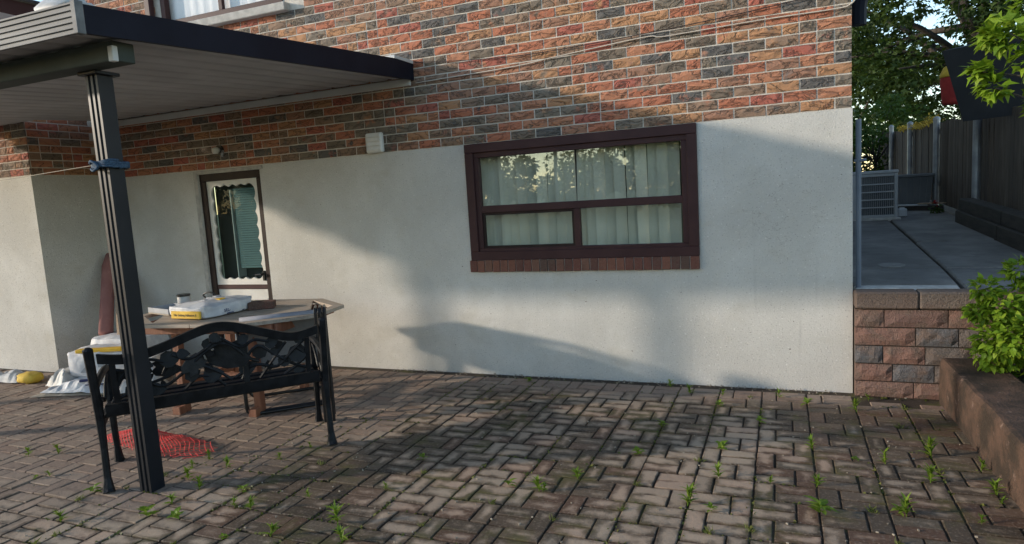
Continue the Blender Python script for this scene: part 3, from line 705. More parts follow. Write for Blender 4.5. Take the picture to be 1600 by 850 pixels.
# ---- upper window
uw = link('upper_window', None, house); UB = (-4.98, 0, 3.4); uw.location = Vector(UB) - Vector(HB)
g = MB(); ring(g, UW[0], UW[1], UW[2] + 0.0, UW[3], 0.06, -0.005, 0.06, 0.07); g.bbox(-5.0, -4.95, 0.005, 0.045, 3.47, 4.69, 0.004); part('casing', g, 'frame', uw, UB)
pane(-5.70, -5.0, 3.46, 4.70, 0.05, uw, UB, 'thin_glass'); pane(-4.95, -4.27, 3.46, 4.70, 0.05, uw, UB, 'thin_glass')
cu = MB()
for i in range(41):
    xx = -5.72 + 1.46 * i / 40; yy = 0.085 + 0.008 * math.sin(i * 1.9)
    cu.v += [(xx, yy, 3.42), (xx, yy, 4.74)]
for i in range(40): cu.f.append((2 * i, 2 * i + 2, 2 * i + 3, 2 * i + 1)); cu.mi.append(0)
part('curtain', cu, 'curtain', uw, UB, True)
g = MB(); g.bbox(-5.80, -4.145, -0.075, 0.10, 3.325, 3.40, 0.006); part('sill', g, 'pale_concrete', uw, UB)
# rainwater pipe beside the upper window, corner pipe, right-hand gutter pipe
g = MB(); g.bbox(-5.90, -5.82, -0.07, -0.008, 2.75, 5.2, 0.01); part('downpipe', g, 'frame', house, HB)
g = MB(); g.tube([(XC + 0.045, 0.10, 0.70), (XC + 0.045, 0.10, 1.90)], 0.018, 10); g.tube([(XC + 0.02, 0.10, 1.62), (XC + 0.09, 0.08, 1.62)], 0.011, 8); part('conduit', g, 'bluegrey', house, HB)
g = MB(); g.tube(smoothpts([(XC + 0.06, 0.25, 2.55), (XC + 0.07, 0.25, 2.72), (XC + 0.16, 0.27, 3.0), (XC + 0.20, 0.28, 3.4), (XC + 0.2, 0.28, 5.2)]), 0.05, 10); part('downpipe', g, 'fascia', house, HB)
# exhaust vent
g = MB(); g.bbox(-3.420, -3.250, -0.05, 0.0, 1.975, 2.150, 0.012); vent = part('vent_hood', g, 'white', house, HB)
for k in range(4):
    g = MB(); T = Matrix.Translation((-3.335, -0.056, 2.000 + 0.038 * k)) @ Matrix.Rotation(R(-22), 4, 'X'); g.bbox(-0.068, 0.068, -0.004, 0.004, -0.002, 0.034, 0.002, 0, T); part('louvre', g, 'white', vent)
# wall lamp by the door
lampb = MB(); lampb.tube([(-5.17, 0.0, 2.15), (-5.17, -0.025, 2.15)], 0.05, 16); wl_ = part('wall_lamp', lampb, 'tube', house, HB)
g = MB(); g.tube([(-5.17, -0.024, 2.15), (-5.17, -0.05, 2.147), (-5.17, -0.085, 2.142), (-5.17, -0.10, 2.14)], [0.022, 0.034, 0.03, 0.012], 14); part('bulb', g, 'white', wl_, None, True)
g = MB(); g.tube(smoothpts([(-5.13, -0.01, 2.14), (-5.10, -0.05, 2.12), (-5.095, -0.06, 2.08)]), 0.012, 8); part('sensor_arm', g, 'galv', wl_)

# ---- cables run along the brick
def cable(name, pts, rad, mat, label):
    b = Vector(pts[0]); g = MB(); g.tube([p - b for p in smoothpts(pts, 8)], rad, 6)
    o = link(name, g.mesh(name, mat, True)); o.location = b; return tag(o, label, 'cable')
cable('wire', [(-2.865, -0.022, 2.70), (-2.4, -0.02, 2.655), (-1.82, -0.02, 2.626), (-0.95, -0.02, 2.650), (-0.365, -0.02, 2.681), (0.13, -0.02, 2.722), (0.48, -0.03, 2.77)], 0.0035, 'cable_dark', 'thin dark wire crossing the brick wall above the pale cable')
cable('wall_cable', [(-2.88, -0.016, 2.53), (-1.99, -0.016, 2.549), (-1.66, -0.016, 2.575), (-0.93, -0.016, 2.626), (-0.77, -0.016, 2.611), (-0.154, -0.016, 2.625), (0.34, -0.016, 2.626), (0.43, -0.02, 2.638), (0.466, -0.03, 2.68), (0.47, -0.03, 2.8)], 0.0045, 'cable_white', 'pale cable clipped along the brick wall curling up at the corner')

# ================================================================== CANOPY
CB = (-5.8, -1.5, 0)
can = root('patio_canopy', 'flat metal patio canopy with black edge, ribbed gutter and black post', 'canopy', CB)
YO = -2.93; XR = -2.90
def ztop(y): return 2.716 + (2.50 - 2.716) * (y / YO)
def zbot(y): return 2.560 + (2.372 - 2.560) * (y / YO)
g = MB()
prof = [(0.0 - 0.002, zbot(0), ztop(0)), (YO, zbot(YO), ztop(YO))]
for x0, x1 in ((XR - 0.025, XR),):
    vs_ = []
    for y, a, b in prof: vs_ += [(x0, y, a), (x1, y, a), (x1, y, b), (x0, y, b)]
    g.add(vs_, [(0, 1, 2, 3), (7, 6, 5, 4), (1, 5, 6, 2), (4, 0, 3, 7), (3, 2, 6, 7), (0, 4, 5, 1)])
part('side_fascia', g, 'fascia', can, CB)
g = MB(); g.box(XR - 0.12, XR + 0.004, -0.30, -0.003, ztop(0) - 0.022, ztop(0) + 0.004); part('flashing', g, 'white_panel', can, CB)
# roof pans, one by one
def inner_y(x):
    if x > XW + 0.05: return -0.02
    if x > -7.75: return YW - 0.02
    return -0.75 - (-7.75 - x) * (2.0 / 1.05)  # left end out of view, its slant shaped for the shadow on the wall
x = XR - 0.03; pan_w = 0.2
while x > -8.85:
    xa, xb = x - pan_w, x; yi = min(inner_y(xa), inner_y(xb))
    if yi > YO + 0.1:
        def zz(y): return 2.585 + (2.40 - 2.585) * (y / YO)
        pr = [(0.0, 0.012), (0.012, 0.012), (0.030, 0.002), (0.07, 0.0), (0.13, 0.0), (0.17, 0.002), (0.188, 0.012), (0.1995, 0.012)]
        g = MB(); vs_ = []
        for y in (yi, YO + 0.02):
            for a, h in pr: vs_.append((xa + a, y, zz(y) + h))
            for a, h in pr[::-1]: vs_.append((xa + a, y, zz(y) + h + 0.05))
        n = 2 * len(pr)
        g.add(vs_, [(i, (i + 1) % n, n + (i + 1) % n, n + i) for i in range(n)] + [tuple(range(n))[::-1], tuple(range(n, 2 * n))])
        part('roof_pan', g, 'soffit', can, CB)
    x -= pan_w
g = MB(); g.bbox(XW + 0.02, XR - 0.03, -0.03, -0.004, 2.515, 2.575, 0.004); part('ledger_trim', g, 'white_panel', can, CB)
# ribbed gutter along the outer edge
g = MB(); xl, xr = -8.9, XR - 0.027
rib = [(0.0, 2.372), (0.010, 2.377), (0.010, 2.394)]
prof = [(0.0, 2.372), (-0.018, 2.372)]
for k in range(5):
    z0 = 2.372 + k * 0.026; prof += [(-0.018, z0 + 0.004), (-0.010, z0 + 0.007), (-0.010, z0 + 0.021), (-0.018, z0 + 0.024)]
prof += [(-0.018, 2.508), (0.0, 2.508)]
n = len(prof)
vs_ = [(xl, YO + a, b) for a, b in prof] + [(xr, YO + a, b) for a, b in prof]
g.add(vs_, [(i, (i + 1) % n, n + (i + 1) % n, n + i) for i in range(n)] + [tuple(range(n)), tuple(range(n, 2 * n))[::-1]])
part('gutter', g, 'alu', can, CB)
g = MB(); g.bbox(xr, XR + 0.006, YO - 0.028, YO + 0.012, 2.366, 2.512, 0.003); part('gutter_cap', g, 'alu', can, CB)
g = MB(); g.bbox(-8.75, -3.0, -2.72, -2.60, 2.300, 2.395, 0.004); part('beam', g, 'beam', can, CB)
g = MB(); g.bbox(-3.030, -2.995, -2.726, -2.695, 2.296, 2.37, 0.003); part('beam_clip', g, 'white_panel', can, CB)
def post(px, py):
    w = 0.044; pts = []
    for s in range(4):                                  # fluted square section
        a = s * math.pi / 2
        for u_, d in (((-w, -w),) if s % 2 else ((-w, -w), (-w * .62, -w), (-w * .55, -w + .008), (-w * .25, -w + .008), (-w * .18, -w), (w * .18, -w), (w * .25, -w + .008), (w * .55, -w + .008), (w * .62, -w))):
            pts.append((u_ * math.cos(a) - d * math.sin(a), u_ * math.sin(a) + d * math.cos(a)))
    g = MB(); g.prism(pts, 2.298, lambda a, b, c: (px + a, py + b, c))
    o = part('post', g, 'post', can, CB)
    g = MB(); g.bbox(px - .07, px + .07, py - .07, py + .07, 2.282, 2.299, 0.003); o2 = part('cap_plate', g, 'post', o, None)
    return o
post(-3.32, -2.57); post(-6.34, -2.62); post(-8.40, -2.62)
# blue rope knotted round the post with a line off to the left
rp = root('rope', 'blue rope knotted round the black post with a line running left', 'rope', (-3.32, -2.57, 1.82))
g = MB(); pts = []
for i in range(73):
    a = 2 * math.pi * i / 18; q = max(abs(math.cos(a)), abs(math.sin(a)))
    pts.append((0.066 * math.cos(a) / q, 0.066 * math.sin(a) / q, 0.018 * (i / 72 - 0.5) * 2 + 0.004 * math.sin(i)))
g.tube(pts, 0.0075, 6)
g.tube(smoothpts([(-0.06, -0.07, 0.01), (-0.03, -0.085, 0.02), (0.01, -0.08, -0.01), (-0.02, -0.085, -0.03), (-0.05, -0.075, -0.02)]), 0.007, 6)
part('knot', g, 'rope', rp, None, True)
g = MB(); g.tube(smoothpts([(-0.06, -0.06, 0), (-1.2, -0.05, -0.03), (-3.0, 0.0, 0.0), (-5.0, 0.05, 0.12)], 6), 0.002, 5); part('line', g, 'tube', rp, None)
# pale sack lying on the canopy by its outer corner
def blob(name, sx, sy, sz, mat, seed=0, sub=3, amp=0.12, freq=3.0, sq=0.75):
    """soft cushion-like sack: superellipsoid with lumps"""
    g = MB(); nu, nv = 20, 12
    for j in range(nv + 1):
        ph = -math.pi / 2 + math.pi * j / nv
        for i in range(nu):
            th = 2 * math.pi * i / nu
            f = lambda c: math.copysign(abs(c) ** sq, c)
            p = Vector((f(math.cos(ph)) * f(math.cos(th)), f(math.cos(ph)) * f(math.sin(th)), f(math.sin(ph))))
            d = 1 + amp * noise.noise(p * freq + Vector((seed * 7.1, seed * 3.3, 0)))
            g.v.append((p.x * sx * d, p.y * sy * d, max(p.z * sz * d, -sz * 0.96)))
    for j in range(nv):
        for i in range(nu): g.f.append((j * nu + i, j * nu + (i + 1) % nu, (j + 1) * nu + (i + 1) % nu, (j + 1) * nu + i)); g.mi.append(0)
    return g.mesh(name, mat, True)
o = link('cloth_sack', blob('cloth_sack', 0.16, 0.10, 0.055, 'film', 3, amp=0.35), None, (-3.28, -2.72, ztop(-2.72) + 0.05)); tag(o, 'crumpled pale sack lying on the outer corner of the canopy roof', 'sack')

# ================================================================== BENCH
bl = (-3.568, -2.648, 0); ang = math.atan2(0.920, 0.839); BL = 1.245
bench = root('garden_bench', 'black cast iron garden bench with leaf and vine backrest behind the post', 'bench', bl, ang)
lean = lambda z: -0.10 * (z - 0.42) / 0.42 if z > 0.42 else 0.0
def bt(s, z, c=0.0): return (s, lean(z) + c, z)
def wave(s):
    u_ = s / BL; return 0.795 + 0.105 * math.exp(-((u_ - 0.52) / 0.20) ** 2) - 0.028 * math.exp(-((u_ - 0.86) / 0.10) ** 2) - 0.02 * math.exp(-((u_ - 0.14) / 0.10) ** 2) + 0.02 * (abs(2 * u_ - 1) ** 6)
def strip(f_lo, f_hi, s0, s1, c0, c1, n=40):
    g = MB(); vs_ = []
    for i in range(n + 1):
        s = s0 + (s1 - s0) * i / n; a, b = f_lo(s), f_hi(s)
        vs_ += [bt(s, a, c0), bt(s, b, c0), bt(s, b, c1), bt(s, a, c1)]
    fs = []
    for i in range(n):
        for k in range(4): fs.append((4 * i + k, 4 * i + (k + 1) % 4, 4 * i + 4 + (k + 1) % 4, 4 * i + 4 + k))
    fs += [(3, 2, 1, 0), (4 * n, 4 * n + 1, 4 * n + 2, 4 * n + 3)]
    g.add(vs_, fs); return g
part('top_rail', strip(lambda s: wave(s) - 0.055, wave, 0.035, BL - 0.035, -0.012, 0.018), 'iron', bench)
part('bottom_rail', strip(lambda s: 0.43, lambda s: 0.495, 0.035, BL - 0.035, -0.012, 0.016, 4), 'iron', bench)
for s in (0.085, BL - 0.115):
    part('back_stile', strip(lambda q: 0.50, lambda q: wave(q) - 0.058, s, s + 0.03, -0.008, 0.014, 3), 'iron', bench)
for s in (0.0, BL):
    e = 0.022
    g = MB(); g.tube([(s, -0.045, 0.0), (s, -0.035, 0.02), (s, -0.025, 0.08), (s, -0.005, 0.25), (s, 0.0, 0.42), bt(s, 0.55), bt(s, 0.70), bt(s, 0.835), bt(s, 0.845)], [0.034, 0.030, 0.020, 0.019, 0.024, 0.024, 0.024, 0.026, 0.012], 8); part('rear_leg', g, 'iron', bench)
    g = MB(); g.tube([(s, 0.50, 0.0), (s, 0.495, 0.02), (s, 0.48, 0.10), (s, 0.455, 0.25), (s, 0.465, 0.42), (s, 0.475, 0.60)], [0.032, 0.026, 0.018, 0.020, 0.024, 0.020], 8); part('front_leg', g, 'iron', bench)
    g = MB(); g.tube(smoothpts([bt(s, 0.60), (s, 0.10, 0.615), (s, 0.30, 0.625), (s, 0.46, 0.615), (s, 0.52, 0.59), (s, 0.505, 0.565)], 4), 0.021, 8); part('armrest', g, 'iron', bench)
    g = MB(); g.bbox(s - 0.018, s + 0.018, 0.0, 0.47, 0.365, 0.405, 0.005); part('seat_bearer', g, 'iron', bench)
    g = MB(); g.tube(smoothpts([(s, 0.05, 0.41), (s, 0.15, 0.50), (s, 0.25, 0.46), (s, 0.33, 0.53), (s, 0.44, 0.58)], 4), 0.009, 6); part('scroll', g, 'iron', bench)
g = MB(); g.bbox(0.02, BL - 0.02, -0.034, 0.034, -0.011, 0.011, 0.004); slatm = g.mesh('seat_slat', 'iron')
for k in range(6): link('seat_slat', slatm, bench, (0, 0.045 + 0.081 * k, 0.417 + 0.008 * math.cos(k * 1.1)))
g = MB(); g.tube([(0, 0.24, 0.375), (BL, 0.24, 0.375)], 0.011, 8); part('stretcher', g, 'iron', bench)
# leaves
def leaf_outline(w, kind):
    if kind == 0: P = [(0, 0), (0.18, 0.42), (0.45, 0.5), (0.75, 0.30), (1, 0)]; return [(a, b * w) for a, b in P] + [(a, -b * w) for a, b in P[-2:0:-1]]
    if kind == 1: P = [(0, 0), (0.12, 0.55), (0.42, 0.72), (0.62, 0.45), (0.86, 0.62), (0.98, 0.22), (0.84, 0.0)]; return [(a, b * w) for a, b in P] + [(a, -b * w) for a, b in P[-2:0:-1]]
    return [(0.5 + 0.5 * math.cos(q * math.pi / 7) * (1 + 0.1 * (q % 2)), w * 0.5 * math.sin(q * math.pi / 7) * (1 + 0.1 * (q % 2))) for q in range(14)]
lm = []
for w, k in ((0.8, 0), (1.0, 1), (1.0, 2), (0.6, 0)):
    g = MB(); g.prism(leaf_outline(w, k), 0.012, lambda a, b, c: (a, c - 0.006, b)); lm.append(g.mesh('leaf', 'iron'))
LV = [(.14, .545, 20, .10, 0), (.20, .64, 150, .09, 0), (.26, .54, -5, .10, 0), (.36, .60, 95, .11, 1), (.33, .69, 15, .13, 0), (.47, .67, -50, .11, 1), (.57, .70, 55, .09, 0), (.68, .56, 80, .19, 1), (.45, .55, 25, .10, 0), (.54, .535, 5, .13, 0),
      (.74, .54, 15, .12, 0), (.34, .525, 100, .06, 3), (.86, .62, 80, .09, 2), (.90, .70, 20, .09, 0), (.97, .57, 30, .10, 0), (1.03, .63, 0, .11, 2), (1.08, .70, 60, .07, 0), (1.05, .53, -10, .08, 3), (.81, .55, 60, .08, 3),
      (.13, .62, 100, .07, 0), (.23, .71, -20, .08, 0), (.25, .60, 40, .06, 3), (.29, .65, 170, .07, 0), (.42, .72, -10, .08, 0), (.41, .62, 10, .06, 3), (.52, .60, 60, .08, 0), (.59, .55, 110, .07, 0), (.62, .66, 160, .07, 3), (.60, .78, -30, .08, 0), (.75, .72, 30, .08, 0), (.79, .62, 150, .06, 3),
      (.93, .64, 40, .07, 0), (.92, .54, 100, .07, 0), (1.00, .68, 130, .07, 0), (1.10, .57, 80, .07, 0), (1.12, .64, 110, .06, 3)]
for s, z, a, L, k in LV:
    z = z + 0.045 * math.exp(-((s / BL - .5) / .2) ** 2)
    link('leaf', lm[k], bench, bt(s, z, 0.002), (R(-13.5), -R(a), 0), (L * .95, 1, L * .95))
for vine in ([(0.10, .52), (0.22, .57), (0.36, .61), (0.50, .66), (0.62, .60), (0.70, .53)], [(0.10, .70), (0.20, .66), (0.32, .56), (0.42, .60), (0.56, .72), (0.68, .79)], [(1.14, .53), (1.04, .58), (0.94, .66), (0.86, .72), (0.80, .66), (0.86, .62)],
             [(0.72, .54), (0.84, .60), (0.96, .57), (1.06, .66), (1.13, .72)], [(0.60, .79), (0.72, .74), (0.80, .62), (0.76, .52)], [(0.86, .51), (0.95, .63), (1.02, .72)], [(0.11, .60), (0.18, .70), (0.28, .73), (0.36, .69), (0.34, .63)], [(0.44, .51), (0.52, .58), (0.60, .56), (0.66, .50)], [(0.40, .74), (0.48, .70), (0.58, .75), (0.64, .80)], [(1.00, .51), (1.08, .56), (1.13, .62), (1.08, .68)], [(0.66, .80), (0.76, .73), (0.84, .76), (0.92, .74)]):
    g = MB(); g.tube(smoothpts([bt(s, z, 0.002) for s, z in vine], 5), 0.010, 6); part('vine', g, 'iron', bench)
g = MB(); g.bbox(0.765, 0.80, -0.006, 0.012, 0.50, 0.80, 0.003, 0, Matrix.Translation((0, -0.05, 0))); part('centre_bar', g, 'iron', bench)

# ================================================================== TABLE
tc = (-4.06, -1.09, 0); ta = R(7.7); TZ = 0.74
table = root('wooden_table', 'eight-sided weathered wooden patio table with slatted top below the canopy', 'table', tc, ta)
OC = [(-.84, -.20), (-.45, -.54), (.45, -.54), (.84, -.20), (.84, .20), (.45, .54), (-.45, .54), (-.84, .20)]
IC = [(a * (1 - 0.085 / 0.865), b * (1 - 0.085 / 0.54)) for a, b in OC]
for k in range(8):
    a, b, c, d = OC[k], OC[(k + 1) % 8], IC[(k + 1) % 8], IC[k]
    # long edges are split where the leaf joins
    segs = [(0.0, 0.497), (0.503, 1.0)] if k in (1, 5) else [(0.003, 0.997)]
    for s0, s1 in segs:
        l = lambda p, q, t_: (p[0] + (q[0] - p[0]) * t_, p[1] + (q[1] - p[1]) * t_)
        g = MB(); g.prism([l(a, b, s0), l(a, b, s1), l(d, c, s1), l(d, c, s0)], 0.026, lambda x, y, z: (x, y, TZ - 0.026 + z)); part('edge_board', g, 'teak', table)
def oct_x(y):
    yy = abs(y); a, b = IC[3][0], IC[3][1]; c, d = IC[2][0], -IC[2][1]
    return a if yy <= b else a + (c - a) * (yy - b) / (d - b)
ny = 9; yh = -IC[2][1]
for k in range(ny):
    y0 = -yh + 2 * yh * k / ny + 0.004; y1 = -yh + 2 * yh * (k + 1) / ny - 0.004
    for sgn in (-1, 1):
        a0, a1 = oct_x(y0) - 0.004, oct_x(y1) - 0.004
        if sgn < 0: poly = [(-a0, y0), (-0.004, y0), (-0.004, y1), (-a1, y1)]
        else: poly = [(0.004, y0), (a0, y0), (a1, y1), (0.004, y1)]
        g = MB(); g.prism(poly, 0.02, lambda x, y, z: (x, y, TZ - 0.022 + z)); part('slat', g, 'teak', table)
g = MB(); g.bbox(-0.60, 0.60, -0.42, -0.39, TZ - 0.10, TZ - 0.028, 0.003); g.bbox(-0.60, 0.60, 0.39, 0.42, TZ - 0.10, TZ - 0.028, 0.003); g.bbox(-0.63, -0.602, -0.40, 0.40, TZ - 0.10, TZ - 0.03, 0.003); g.bbox(0.602, 0.63, -0.40, 0.40, TZ - 0.10, TZ - 0.03, 0.003)
part('apron', g, 'teak_red', table)
for sx_ in (-1, 1):
    for sy_ in (-1, 1):
        g = MB(); g.bbox(sx_ * 0.34 - 0.03, sx_ * 0.34 + 0.03, sy_ * 0.30 - 0.03, sy_ * 0.30 + 0.03, 0.0, TZ - 0.028, 0.004); part('leg', g, 'teak_red', table)
    g = MB(); g.bbox(sx_ * 0.34 - 0.028, sx_ * 0.34 + 0.028, -0.268, 0.268, 0.17, 0.23, 0.004); part('stretcher', g, 'teak_red', table)
    g = MB(); g.bbox(sx_ * 0.34 - 0.035, sx_ * 0.34 + 0.035, -0.40, -0.332, 0.0, 0.06, 0.004); part('foot', g, 'teak_red', table)
g = MB(); g.bbox(-0.31, 0.31, -0.025, 0.025, 0.18, 0.225, 0.004); part('stretcher', g, 'teak_red', table)

# cement sack on the table
def sack(name, w, l, h, seed, mats=('paper',)):
    """flat filled paper sack, w along x, l along y, base at z=0"""
    g = MB(); nx, ny = 14, 18
    def top(u_, v_):
        e = min(1, (1 - abs(u_) ** 5) * 1.0) * min(1, (1 - abs(v_) ** 7))
        return h * (0.30 + 0.70 * max(e, 0) ** 0.55) * (1 + 0.07 * noise.noise(Vector((u_ * 2.1, v_ * 2.6, seed)))) + 0.004 * noise.noise(Vector((u_ * 6, v_ * 7, seed + 5)))
    for j in range(ny + 1):
        for i in range(nx + 1):
            u_, v_ = 2 * i / nx - 1, 2 * j / ny - 1
            g.v.append((u_ * w / 2 * (1 - 0.03 * v_ * v_), v_ * l / 2 * (1 - 0.03 * u_ * u_), top(u_, v_)))
    K = (nx + 1) * (ny + 1)
    for j in range(ny + 1):
        for i in range(nx + 1):
            u_, v_ = 2 * i / nx - 1, 2 * j / ny - 1; g.v.append((u_ * w / 2 * 0.97, v_ * l / 2 * 0.97, 0.0))
    q = lambda i, j: j * (nx + 1) + i
    for j in range(ny):
        for i in range(nx):
            g.f.append((q(i, j), q(i + 1, j), q(i + 1, j + 1), q(i, j + 1))); g.f.append((K + q(i, j), K + q(i, j + 1), K + q(i + 1, j + 1), K + q(i + 1, j)))
    for i in range(nx):
        g.f.append((K + q(i, 0), K + q(i + 1, 0), q(i + 1, 0), q(i, 0))); g.f.append((q(i, ny), q(i + 1, ny), K + q(i + 1, ny), K + q(i, ny)))
    for j in range(ny):
        g.f.append((q(0, j), q(0, j + 1), K + q(0, j + 1), K + q(0, j))); g.f.append((K + q(nx, j), K + q(nx, j + 1), q(nx, j + 1), q(nx, j)))
    g.mi = [0] * len(g.f); return g
def box_sack(w, l, h, seed, bulge=0.012):
    """stiff block-bottom sack, slightly pillowy"""
    g = MB(); n = 10
    def pt(a, b, c):
        x, y, z = a * w / 2, b * l / 2, (c + 1) * h / 2
        k = 1 + 0.0 * a
        x += a * bulge * (1 - b * b) * 0.6; y += b * bulge * (1 - a * a) * 0.6
        if c > -0.9: z += bulge * (1 - a * a) * (1 - b * b) * (0.6 if c > 0 else 0)
        r_ = 0.018                                       # rounded edges
        for (s1, s2) in ((a, c), (b, c)):
            if abs(s1) > 0.99 and abs(s2) > 0.99:
                z -= math.copysign(r_ * 0.5, c)
        if abs(a) > 0.99 and abs(c) > 0.99: x -= math.copysign(r_ * 0.5, a)
        if abs(b) > 0.99 and abs(c) > 0.99: y -= math.copysign(r_ * 0.5, b)
        if abs(a) > 0.99 and abs(b) > 0.99: x -= math.copysign(r_ * 0.5, a); y -= math.copysign(r_ * 0.5, b)
        d = noise.noise(Vector((x * 11, y * 11, z * 11 + seed))) * 0.022 * min(1, bulge / 0.03)
        return (x + d * a, y + d * b, max(z + d * (c > 0), 0))
    for fidx in range(6):
        o = len(g.v)
        for i in range(n + 1):
            for j in range(n + 1):
                s, t_ = 2 * i / n - 1, 2 * j / n - 1
                a, b, c = [(s, t_, 1), (t_, s, -1), (s, -1, t_), (t_, 1, s), (1, s, t_), (-1, t_, s)][fidx]
                g.v.append(pt(a, b, c))
        for i in range(n):
            for j in range(n):
                k = o + i * (n + 1) + j; g.f.append((k, k + n + 1, k + n + 2, k + 1)); g.mi.append(0)
    return g
cs = root('cement_sack', 'white and yellow sack of tile adhesive lying on the wooden table', 'sack', (-4.18, -1.22, TZ + 0.001), R(-1))
part('sack_body', box_sack(0.36, 0.48, 0.10, 2, 0.034), 'paper', cs, None, True)
g = MB(); g.bbox(-0.150, 0.152, -0.2645, -0.246, 0.008, 0.066, 0.004)
band = part('yellow_band', g, 'yellow', cs)
link('lettering', text_mesh('lettering', 'Tile Setting Adhesive II', 0.026, 'ink'), cs, (0.0, -0.2655, 0.036), (R(90), 0, 0))
link('lettering', text_mesh('lettering', 'sto', 0.05, 'blue_ink'), cs, (0.2045, -0.05, 0.045), (R(90), 0, R(90)))
g = MB(); g.bbox(0.186, 0.2035, 0.03, 0.15, 0.035, 0.06, 0.001); part('printed_bar', g, 'yellow', cs)
g = MB(); g.bbox(0.186, 0.2035, -0.05, 0.12, 0.012, 0.02, 0.001); part('printed_bar', g, 'blue_ink', cs)
for x, y, w_, l_, m_ in ((-.06, .05, .10, .02, 'grey_ink'), (-.02, -.06, .05, .03, 'grey_ink'), (.06, .02, .06, .06, 'yellow'), (-.1, .14, .04, .05, 'grey_ink')):
    g = MB(); g.box(x - w_ / 2, x + w_ / 2, y - l_ / 2, y + l_ / 2, 0.10, 0.1215); part('printed_patch', g, m_, cs)
# other things on the table
tr = root('tray', 'flat grey cardboard tray on the far left of the wooden table', 'tray', (-4.66, -1.20, TZ + 0.001), R(-14))
g = MB(); g.bbox(-0.17, 0.17, -0.11, 0.11, 0, 0.012, 0.002); part('base', g, 'tan_paper', tr)
g = MB(); ring(g, -0.17, 0.17, -0.11, 0.11, 0.012, 0.0, 0.04, b=0.002); g.v = [(x, z, y + 0.012) for x, y, z in g.v]; part('rim', g, 'grey_ink', tr)
jr = root('jar', 'small pale jar with dark lid standing on the table', 'jar', (-4.80, -0.95, TZ + 0.001))
g = MB(); g.tube([(0, 0, 0), (0, 0, 0.01), (0, 0, 0.085), (0, 0, 0.095)], [0.048, 0.052, 0.052, 0.046], 18); part('glass', g, 'film', jr, None, True)
g = MB(); g.tube([(0, 0, 0.095), (0, 0, 0.112)], 0.055, 18); part('lid', g, 'tube', jr)
tp = root('strap_tool', 'black tool with looped strap at the back of the table', 'tool', (-4.62, -0.78, TZ + 0.001))
part('body', MB().bbox(-0.04, 0.05, -0.05, 0.05, 0, 0.05, 0.012), 'tube', tp)
g = MB(); g.tube(smoothpts([(-0.03, 0, 0.04), (-0.10, 0.0, 0.05), (-0.14, 0, 0.075), (-0.08, 0, 0.10), (-0.01, 0, 0.09), (0.02, 0, 0.05)], 5), 0.007, 6); part('strap', g, 'tube', tp, None, True)
br = root('loose_brick', 'reddish brown brick lying on the table beside the cement sack', 'brick', (-3.90, -0.985, TZ + 0.001), R(32))
part('block', MB().bbox(-0.10, 0.10, -0.05, 0.05, 0, 0.06, 0.004), 'sill_brick', br)

# ================================================================== SLING CHAIR
ch = root('patio_chair', 'black tubular patio chair with grey sling tucked between bench and table', 'chair', (-3.715, -1.444, 0), math.atan2(.395, .445))
CW = 0.60
def uloop(d, top, lean_=0.0, r_=0.013):
    g = MB(); c = 0.05
    pts = [(0, d + lean_, top), (0, d, 0.02 + c)] + [(c - c * math.cos(a), d, 0.016 + c - c * math.sin(a)) for a in (0.5, 1.0, 1.5)] + [(CW - c + c * math.sin(a), d, 0.016 + c - c * math.cos(a)) for a in (0.1, 0.6, 1.1)] + [(CW, d, 0.02 + c), (CW, d + lean_, top)]
    g.tube(pts, r_, 8); return g
part('frame_loop', uloop(0.0, 0.70, -0.06), 'tube', ch, None, True)
part('frame_loop', uloop(0.06, 0.40, 0.0, 0.011), 'tube', ch, None, True)
part('frame_loop', uloop(0.50, 0.66, 0.05), 'tube', ch, None, True)
g = MB(); g.tube([(0.02, -0.06, 0.735), (CW - 0.02, -0.06, 0.735)], 0.03, 12); part('head_pad', g, 'pad', ch, None, True)
def sheet(p00, p10, p11, p01, sag, thick=0.004, n=8):
    g = MB(); P = [Vector(p) for p in (p00, p10, p11, p01)]
    for lay in (0, 1):
        for i in range(n + 1):
            for j in range(n + 1):
                u_, v_ = i / n, j / n; q = P[0] * (1 - u_) * (1 - v_) + P[1] * u_ * (1 - v_) + P[2] * u_ * v_ + P[3] * (1 - u_) * v_
                q = q + Vector(sag) * (4 * v_ * (1 - v_)) ; g.v.append(tuple(q + Vector((0, thick * lay, -thick * lay))))
    K = (n + 1) ** 2
    for i in range(n):
        for j in range(n):
            a = i * (n + 1) + j; g.f.append((a, a + n + 1, a + n + 2, a + 1)); g.f.append((K + a, K + a + 1, K + a + n + 2, K + a + n + 1)); g.mi += [0, 0]
    return g
part('back_sling', sheet((0.03, 0.10, 0.34), (CW - 0.03, 0.10, 0.34), (CW - 0.03, -0.055, 0.72), (0.03, -0.055, 0.72), (0, 0.03, -0.01)), 'sling', ch, None, True)
part('seat_sling', sheet((0.03, 0.10, 0.33), (CW - 0.03, 0.10, 0.33), (CW - 0.03, 0.50, 0.40), (0.03, 0.50, 0.40), (0, 0, -0.04)), 'sling', ch, None, True)
for s in (0.0, CW):
    g = MB(); g.tube([(s, -0.06, 0.70), (s, 0.10, 0.34), (s, 0.50, 0.41)], 0.012, 8); part('side_rail', g, 'tube', ch)
    g = MB(); g.bbox(s - 0.028, s + 0.028, -0.05, 0.52, 0.655, 0.68, 0.008); part('armrest', g, 'tube', ch)
fc = root('folded_chair', 'folded black chair standing on edge at the right end of the table', 'chair', (-2.955, -1.40, 0), R(127))
for d in (0.0, 0.03, 0.06):
    g = MB(); g.tube([(0.01, d, 0.012), (0.01, d, 0.80), (0.03, d, 0.825), (0.15, d, 0.825), (0.17, d, 0.80), (0.17, d, 0.012)], 0.010, 8); part('frame', g, 'tube', fc)
